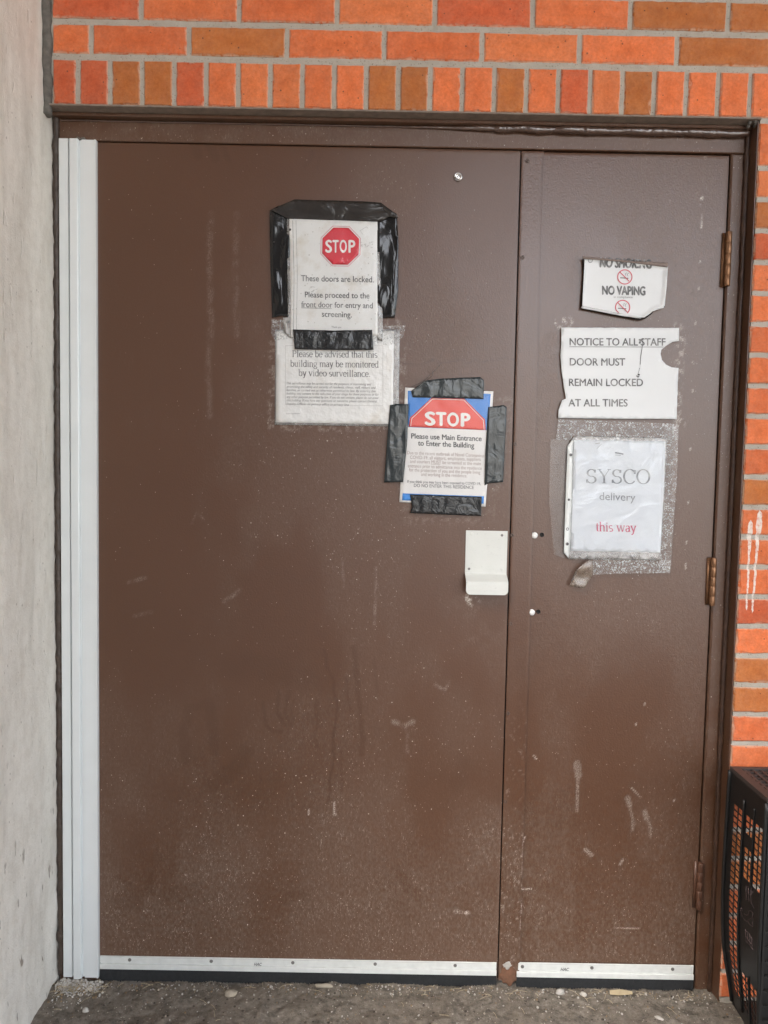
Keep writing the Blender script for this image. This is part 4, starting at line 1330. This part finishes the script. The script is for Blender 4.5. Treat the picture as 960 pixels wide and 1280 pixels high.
q = MB(); q.lathe(c+np.array([0, .002, 0]), (0,-1,0), [(.0112,0),(.0112,.004),(.0095,.0068),(.0075,.0070),(.0062,.0035),(.003,.0042)], 24)
vw = q.build('door_viewer', M_CHROME, wd, True)
# continuous hinge of three aluminium profiles up the left edge
q = MB()
Z0, Z1 = .006, 2.103
q.prism([(-.0625,-.001),(-.0625,-.0150),(-.0610,-.0165),(-.0440,-.0165),(-.0425,-.0150),(-.0415,-.0060),(-.0365,-.0060),(-.0350,-.0105),(-.0050,-.0100),(-.0042,-.0122),(-.0010,-.0122),(.0,-.010),(.0,-.0005)], Z0, Z1-.0015)
ch = q.build('continuous_hinge', M_ALU, wd)
q = MB()
q.prism([(-.0895,-.001),(-.0895,-.0110),(-.0880,-.0118),(-.0680,-.0118),(-.0670,-.0105),(-.0660,-.001)], Z0+.002, Z1)
q.build('frame_flange', M_ALU, ch)
q = MB()
for k in range(9):
    z_ = 2.1035+.0015*(k % 2)
    q.lathe((-.047+.004*k*.5+random.uniform(-.003,.003), -.006+random.uniform(-.003,.003), z_), (random.random()-.5, 0, 1), [(.001,-.003),(.0042,-.001),(.004,.002),(.001,.004)], 6)
q.build('top_debris', M_SEALGREY, ch, True)

# door sweeps
def sweep(parent, x0, x1, ztop, zmid, zlow, screws, mark, Y=-.0015):
    q = MB()
    # rail: flat flange, a step, then the brush holder
    q.prism_x([(Y+.001, ztop), (Y-.0018, ztop-.0008), (Y-.0018, zmid+.0026), (Y+.0004, zmid+.0018), (Y+.0004, zmid), (Y-.0050, zmid-.0004), (Y-.0055, zmid-.0016), (Y-.0055, zlow+.001), (Y-.0045, zlow), (Y+.001, zlow)], x0, x1)
    sw = q.build('door_sweep', M_ALUSWEEP, parent)
    q = MB(); n = int((x1-x0)/.0024)
    for k in range(n):
        a = x0+(x1-x0)*k/n
        yy = Y-.0032+random.uniform(-.0012, .0012); zz = -.004+random.uniform(-.003, .005)
        q.add([(a,yy,zlow+.001),(a+.0027,yy,zlow+.001),(a+.0027+random.uniform(-.001,.001),yy-.001,zz),(a+random.uniform(-.001,.001),yy-.001,zz)], [(0,1,2,3)])
    q.box(x0, x1, Y-.0008, Y+.001, -.006, zlow)
    q.build('brush', M_BRUSH, sw, recalc=False)
    for sx in screws:
        c = (sx, Y-.0016, (ztop+zmid)/2+.001)
        q = MB(); q.lathe(c, (0,-1,0), [(.0046,0),(.0042,.0014),(.0020,.0020),(.0012,.0008)], 12); q.build('screw', M_SCREW, sw, True)
    pr = Print(Y-.0018, None, .0004)
    for (t, xl, yl, xr, yr, cp, bo_) in mark: pr.text(t, xl, yl, xr, yr, cp, bold=bo_, shear=.3)
    pr.build('lettering', M_INKD, sw)
    return sw
zz = lambda px, py: at(px, py, -.005)[2]
X = lambda px, py: at(px, py, -.004)[0]
sweep(wd, X(125,1210), X(620.5,1210), zz(350,1199.5), zz(350,1208.5), zz(350,1214.8), [X(162,1200),X(264,1202),X(366,1203),X(469,1206),X(569,1207)],
      [('HAC', 317.5, 1207.0, 327.5, 1207.2, 3.7, .03)])
sweep(nd, X(646,1210), X(867,1210), zz(750,1205.8), zz(750,1216), zz(750,1222.8), [X(653,1210),X(740,1210),X(841,1209)],
      [('HAC', 700.5, 1213.4, 711.5, 1213.5, 3.7, .03)])
# faint worn print beside the marks
for parent_name, seq_ in (('a', ((286,1206.4,293),(297,1206.8,313))), ('b', ((670,1213.2,677),(681,1213.4,697)))):
    pass

# ------------------------------------------------------------------ fittings of the narrow door
def hinge(px, y0, y1, mat, lbl=None):
    a, b_ = at(px, y0, -.006), at(px-(y1-y0)*.045, y1, -.006)
    q = MB()
    L = a[2]-b_[2]; r = .0075
    segs = 5
    prof = [(.002, 0)]
    for k in range(segs):
        s0, s1 = L*k/segs, L*(k+1)/segs
        rr = r*(1+.05*(k % 2))
        prof += [(rr*.93, s0+.0004), (rr, s0+.0012), (rr, s1-.0012), (rr*.93, s1-.0004)]
    prof += [(.002, L)]
    q.lathe((b_[0], -.0075, b_[2]), (0,0,1), prof, 18)
    q.box(b_[0]-.012, b_[0], -.0012, .004, b_[2]+.001, a[2]-.001)
    o = q.build('hinge', mat, nd, True)
    if lbl: o['label'] = lbl
    return o
hinge(911, 290, 358, M_BRASS); hinge(892, 697, 757, M_BRASS); hinge(875.5, 1078, 1136, M_HPAINT, 'brown painted hinge')
for (wx_, wy_), (bx_, by_) in (((668.2,669.2),(677.8,668.6)), ((664.7,765.4),(673.2,764.8))):
    c = at(wx_, wy_, 0); q = MB()
    q.lathe(c+np.array([0, .004, 0]), (0,-1,0), [(.0078,0),(.0078,.0050),(.0060,.0072),(.002,.0080)], 20); q.build('bolt_cap', M_WHITE, nd, True)
    c = at(bx_, by_, 0); q = MB()
    q.lathe(c+np.array([0, .0035, 0]), (0,-1,0), [(.0056,0),(.0056,.0012),(.0046,.0016),(.0042,.0002)], 18); q.build('bolt_hole', M_DARK, nd, True)
# bare, rusty foot of the astragal
sheet('rust_patch', blob_poly(at(635,1213)[0], .030, .022, .030, 30, .35, 2), -.0040, M_RUST, ag, None, .0006, .005, True)
sheet('bare_spot', blob_poly(at(634,1206)[0], at(634,1206)[2], .010, .010, 22, .9, 5), -.0050, M_CHIP, ag, None, .0006, .004, True)
pr = Print(-.0030, None, .0002)

# ------------------------------------------------------------------ black plastic tray standing on end
ct = empty('bread_tray', (1.86, -.15, 0), 'black plastic tray standing on end against the brick wall right of the doors', 'crate')
YB_, YF_ = -.058, -.235
ZC = [(.012,1.606),(.035,1.602),(.075,1.5945),(.115,1.586),(.157,1.5785),(.22,1.573),(.28,1.5705),(.36,1.5702),(.44,1.571),(.52,1.5725),(.603,1.5742)]
def xb(z):
    for (z0, x0), (z1, x1) in zip(ZC[:-1], ZC[1:]):
        if z <= z1:
            t = (z-z0)/(z1-z0); return x0+(x1-x0)*t
    return ZC[-1][1]
def xface(t, z):                                # t: 0 at the wall, 1 at the camera side
    xf = 1.5755+.010*max(0, 1-z/.25)
    return xb(z)*(1-t)+xf*t
te = [0, .045, .05, .17]
groups_t = [(.165, .40), (.50, .70), (.735, .925)]
ed = [0, .05, .11]
for a, b_ in groups_t:
    mid = (a+b_)/2
    ed += [a, mid-.010, mid+.010, b_]
ed += [.96, 1.0]
ed = sorted(set(ed))
zpitch, zbar = .0152, .0026
zed = [0.012, .045]
z = .060
zc = []
while z < .545:
    zed += [z, z+zpitch-zbar]; zc.append((z, z+zpitch-zbar)); z += zpitch
zed += [.56, .585, .603]
zed = sorted(set(zed))
def is_hole(t0, t1, z0, z1):
    tm, zm = (t0+t1)/2, (z0+z1)/2
    if not any(abs(z0-a) < 1e-6 for a, _ in zc): return False
    for gi, (a, b_) in enumerate(groups_t):
        mid = (a+b_)/2
        if a < tm < b_ and abs(tm-mid) > .0095:
            if gi == 0: return .065 < zm < .535
            if gi == 1: return (.375 < zm < .455) or (.485 < zm < .525) or (.062 < zm < .155)
            return (.375 < zm < .525) or (.062 < zm < .155)
    return False
q = MB()
nt_, nz_ = len(ed), len(zed)
v = [(xface(t, z_), YB_+(YF_-YB_)*t, z_) for z_ in zed for t in ed]
f = []
for i in range(nz_-1):
    for j in range(nt_-1):
        if not is_hole(ed[j], ed[j+1], zed[i], zed[i+1]):
            f.append((i*nt_+j, i*nt_+j+1, (i+1)*nt_+j+1, (i+1)*nt_+j))
q.add(v, f)
sp_ = q.build('side_panel', M_CRATE, ct, recalc=False)
so = sp_.modifiers.new('thickness', 'SOLIDIFY'); so.thickness = .0016; so.offset = -1
# rails: wall-side rim, corner rim, ribs between the grids
def rail(t, z0, z1, r, name='rim', out=.002):
    q = MB()
    zs_ = np.linspace(z0, z1, 30)
    q.tube([(xface(t, z_)-out, YB_+(YF_-YB_)*t, z_) for z_ in zs_], r, 8)
    return q
q = rail(.02, .012, .600, .0052); q2 = rail(.99, .004, .596, .0050)
q.add(q2.v, q2.f); q3 = rail(.45, .04, .56, .0032); q.add(q3.v, q3.f); q3 = rail(.715, .37, .56, .0022); q.add(q3.v, q3.f); q3 = rail(.715, .04, .16, .0022); q.add(q3.v, q3.f)
q.build('rim', M_CRATE, ct, True)
# top panel: a rimmed, slotted wall
q = MB()
XT0, XT1 = 1.5745, 2.24
q.box(XT0-.001, XT0+.020, YF_-.003, YB_, .5985, .6085)
q.box(XT0+.020, XT1, YB_-.012, YB_, .5985, .6085)
q.box(XT0+.020, XT1, YF_-.003, YF_+.014, .5985, .6085)
for k in range(8):
    y_ = YF_+.022+k*.0205
    q.box(XT0+.020, XT0+.026, y_, y_+.0085, .5985, .6060)
x_ = XT0+.026
while x_ < XT1:
    q.box(x_, x_+.006, YF_+.014, YB_-.012, .5985, .6060); x_ += .020
for y_ in np.linspace(YF_+.028, YB_-.026, 8): q.box(XT0+.026, XT1, y_, y_+.0045, .5992, .6050)
q.build('top_panel', M_CRATETOP, ct)
q = MB(); q.box(XT0+.012, XT0+.13, YF_+.006, YB_-.060, .586, .589); q.build('inner_wall', M_CRATE, ct)
# camera side: the ribbed base of the tray
q = MB()
q.box(1.5775, 1.5840, YF_-.004, YF_+.004, .003, .598)
q.box(1.5885, 1.640, YF_+.012, YF_+.016, .003, .598)
z_ = .02
while z_ < .59:
    q.box(1.5840, 2.24, YF_-.002, YF_+.003, z_, z_+.0045); z_ += .0345
x_ = 1.62
while x_ < 2.24:
    q.box(x_, x_+.004, YF_-.001, YF_+.0025, .003, .598); x_ += .034
q.box(2.236, 2.242, YF_, YB_, .003, .598)
q.box(1.605, 2.236, YF_, YB_, .003, .009)
q.build('base_panel', M_CRATE, ct)
# emblem and lettering moulded along the solid band, standing on end
q = MB()
def em(pts, r=.0008):
    P_ = []
    for px_, py_ in pts:
        # pixel of the side-face crop -> t, z on the face by search along the face
        best = None
        for t in np.linspace(.35, .98, 64):
            yy = YB_+(YF_-YB_)*t
            w_ = at(px_, py_, yy)
            e_ = abs(w_[0]-xface(t, w_[2]))
            if best is None or e_ < best[0]: best = (e_, t, w_[2])
        P_.append((xface(best[1], best[2])-.0006, YB_+(YF_-YB_)*best[1], best[2]))
    q.tube(P_, r, 5)
cE1 = crop(890, 1050, 10.67)
em(cE1((398,900),(385,935),(400,1010),(432,1060),(470,1090),(500,1060),(540,1040),(552,985),(530,950),(500,940),(490,990),(462,1005),(430,985),(410,940),(398,900)))
em(cE1((480,1080),(500,1120),(545,1160),(545,1090)))
for ox in range(3):
    b0 = 455+ox*32
    em(cE1((b0, 610+ox*14), (b0+4, 690+ox*20), (b0+8, 800+ox*26)), .0010)
em(cE1((460,700),(520,740),(560,680))); em(cE1((460,790),(510,800),(562,910))); em(cE1((470,620),(530,640),(540,700)))
cE2 = crop(890, 1160, 10.67)
for ox in range(4):
    b0 = 452+ox*27
    em(cE2((b0, 20+ox*34), (b0+3, 80+ox*36), (b0+4, 180+ox*32)), .0010)
em(cE2((455,40),(500,70),(545,160))); em(cE2((455,170),(500,220),(550,290))); em(cE2((455,110),(545,240)))
q.build('moulded_emblem', M_EMB, ct, True)

# ------------------------------------------------------------------ small things on the ground
def gpt(px, py):
    d = _r*(px-480)/F_PX - _u*(py-640)/F_PX + _f
    t = -CAM[2]/d[2]
    return CAM+d*t
def stone(name, px, py, rx, ry, rz, mat, label, cat, seed, rot=0.0):
    g = gpt(px, py)
    bm = bmesh.new()
    bmesh.ops.create_icosphere(bm, subdivisions=3, radius=1.0)
    for v_ in bm.verts:
        k = 1+.28*n3(v_.co.x*1.3+seed, v_.co.y*1.3, v_.co.z*1.3)+.12*n3(v_.co.x*4+seed, v_.co.y*4, v_.co.z*4)
        x_, y_, z_ = v_.co.x*k*rx, v_.co.y*k*ry, max(v_.co.z, -.55)*k*rz
        v_.co = (x_*math.cos(rot)-y_*math.sin(rot), x_*math.sin(rot)+y_*math.cos(rot), z_+rz*.45)
    me = bpy.data.meshes.new(name); bm.to_mesh(me); bm.free()
    me.materials.append(mat)
    me.polygons.foreach_set('use_smooth', [True]*len(me.polygons))
    o = bpy.data.objects.new(name, me); COL.objects.link(o)
    o.location = (g[0], g[1], ground_z(g[0], g[1]))
    return tag(o, label, cat)
stone('pebble', 288, 1241, .016, .010, .008, M_STONE, 'round flat pale pebble on the ground below the wide door', 'pebble', 1)
stone('pebble', 107, 1260, .008, .007, .007, M_CHIP, 'small grey pebble on the ground near the concrete wall foot', 'pebble', 7)
stone('wood_chip', 405, 1233, .024, .005, .005, M_STONE, 'pale oblong chip lying under the edge of the wide door brush', 'chip', 3)
stone('plaster_chip', 700, 1238, .012, .007, .007, M_CHIP, 'white plaster lump by the left end of the narrow door', 'rubble', 4, .4)
stone('plaster_chip', 729, 1242, .008, .006, .005, M_CHIP, 'small white plaster lump beneath the middle of the narrow door', 'rubble', 5, -.5)
stone('plaster_chip', 824, 1271, .011, .005, .003, M_CHIP, 'flat white flake on the ground near the black tray', 'rubble', 9, -.6)
lf = MB()
g = gpt(776, 1243)
lf.add([(g[0]-.03,g[1]-.006,.004),(g[0]-.01,g[1]-.012,.006),(g[0]+.028,g[1]-.006,.005),(g[0]+.03,g[1]+.004,.006),(g[0]+.0,g[1]+.008,.008),(g[0]-.026,g[1]+.006,.006)], [(0,1,4,5),(1,2,3,4)])
tag(lf.build('dry_leaf', M_STRAW), 'flat tan leaf scrap on the ground under the narrow door', 'leaf')
# uncountable crumbs and straws
d = MB()
rnd = random.Random(3)
for k in range(2200):
    corner = rnd.random()
    if corner < .30: x_, y_ = rnd.gauss(-.055, .035), -abs(rnd.gauss(.01, .03))-.012
    elif corner < .55: x_, y_ = rnd.uniform(-.1, 1.58), -abs(rnd.gauss(0, .02))-.012
    else: x_, y_ = rnd.uniform(-.1, 1.9), rnd.uniform(-.4, -.01)
    if x_ < -.098: x_ = -.098+rnd.random()*.03
    z_ = ground_z(x_, y_); s_ = rnd.choice([.0008, .0011, .0016, .0024])*rnd.uniform(.7, 1.3)
    mt = rnd.choice([0, 0, 0, 1, 2, 2]) if corner > .3 else rnd.choice([0, 0, 0, 2])
    if rnd.random() < .10:
        a = rnd.uniform(0, math.pi); L = rnd.uniform(.006, .018)
        d.tube([(x_-math.cos(a)*L, y_-math.sin(a)*L, z_+.0012), (x_, y_, z_+.003), (x_+math.cos(a)*L, y_+math.sin(a)*L*.8, z_+.001)], .0005, 4, 3)
    else:
        a0 = rnd.random()
        d.lathe((x_, y_, z_+s_*.3), (rnd.uniform(-1,1), rnd.uniform(-1,1), .6), [(s_*.2,-s_*.6),(s_,-s_*.25),(s_*1.05,s_*.3),(s_*.25,s_*.8)], 5, mt)
for k in range(420):
    x_ = rnd.uniform(-.10, .012); y_ = -.013-abs(rnd.gauss(0, .016)); s_ = rnd.uniform(.001, .0036)
    z_ = ground_z(x_, y_)+max(0, .010-abs(y_+.016)*.5)*rnd.random()
    d.lathe((x_, y_, z_), (rnd.uniform(-1,1), rnd.uniform(-1,1), .6), [(s_*.2,-s_*.6),(s_,-s_*.25),(s_*1.05,s_*.3),(s_*.25,s_*.8)], 5, rnd.choice([0,0,0,0,1]))
do = d.build('debris', [M_CHIP, M_STONE, M_LEAFDRY, M_STRAW])
do['kind'] = 'stuff'
tag(do, 'scattered crumbs and straws on the dirty concrete ground', 'debris')
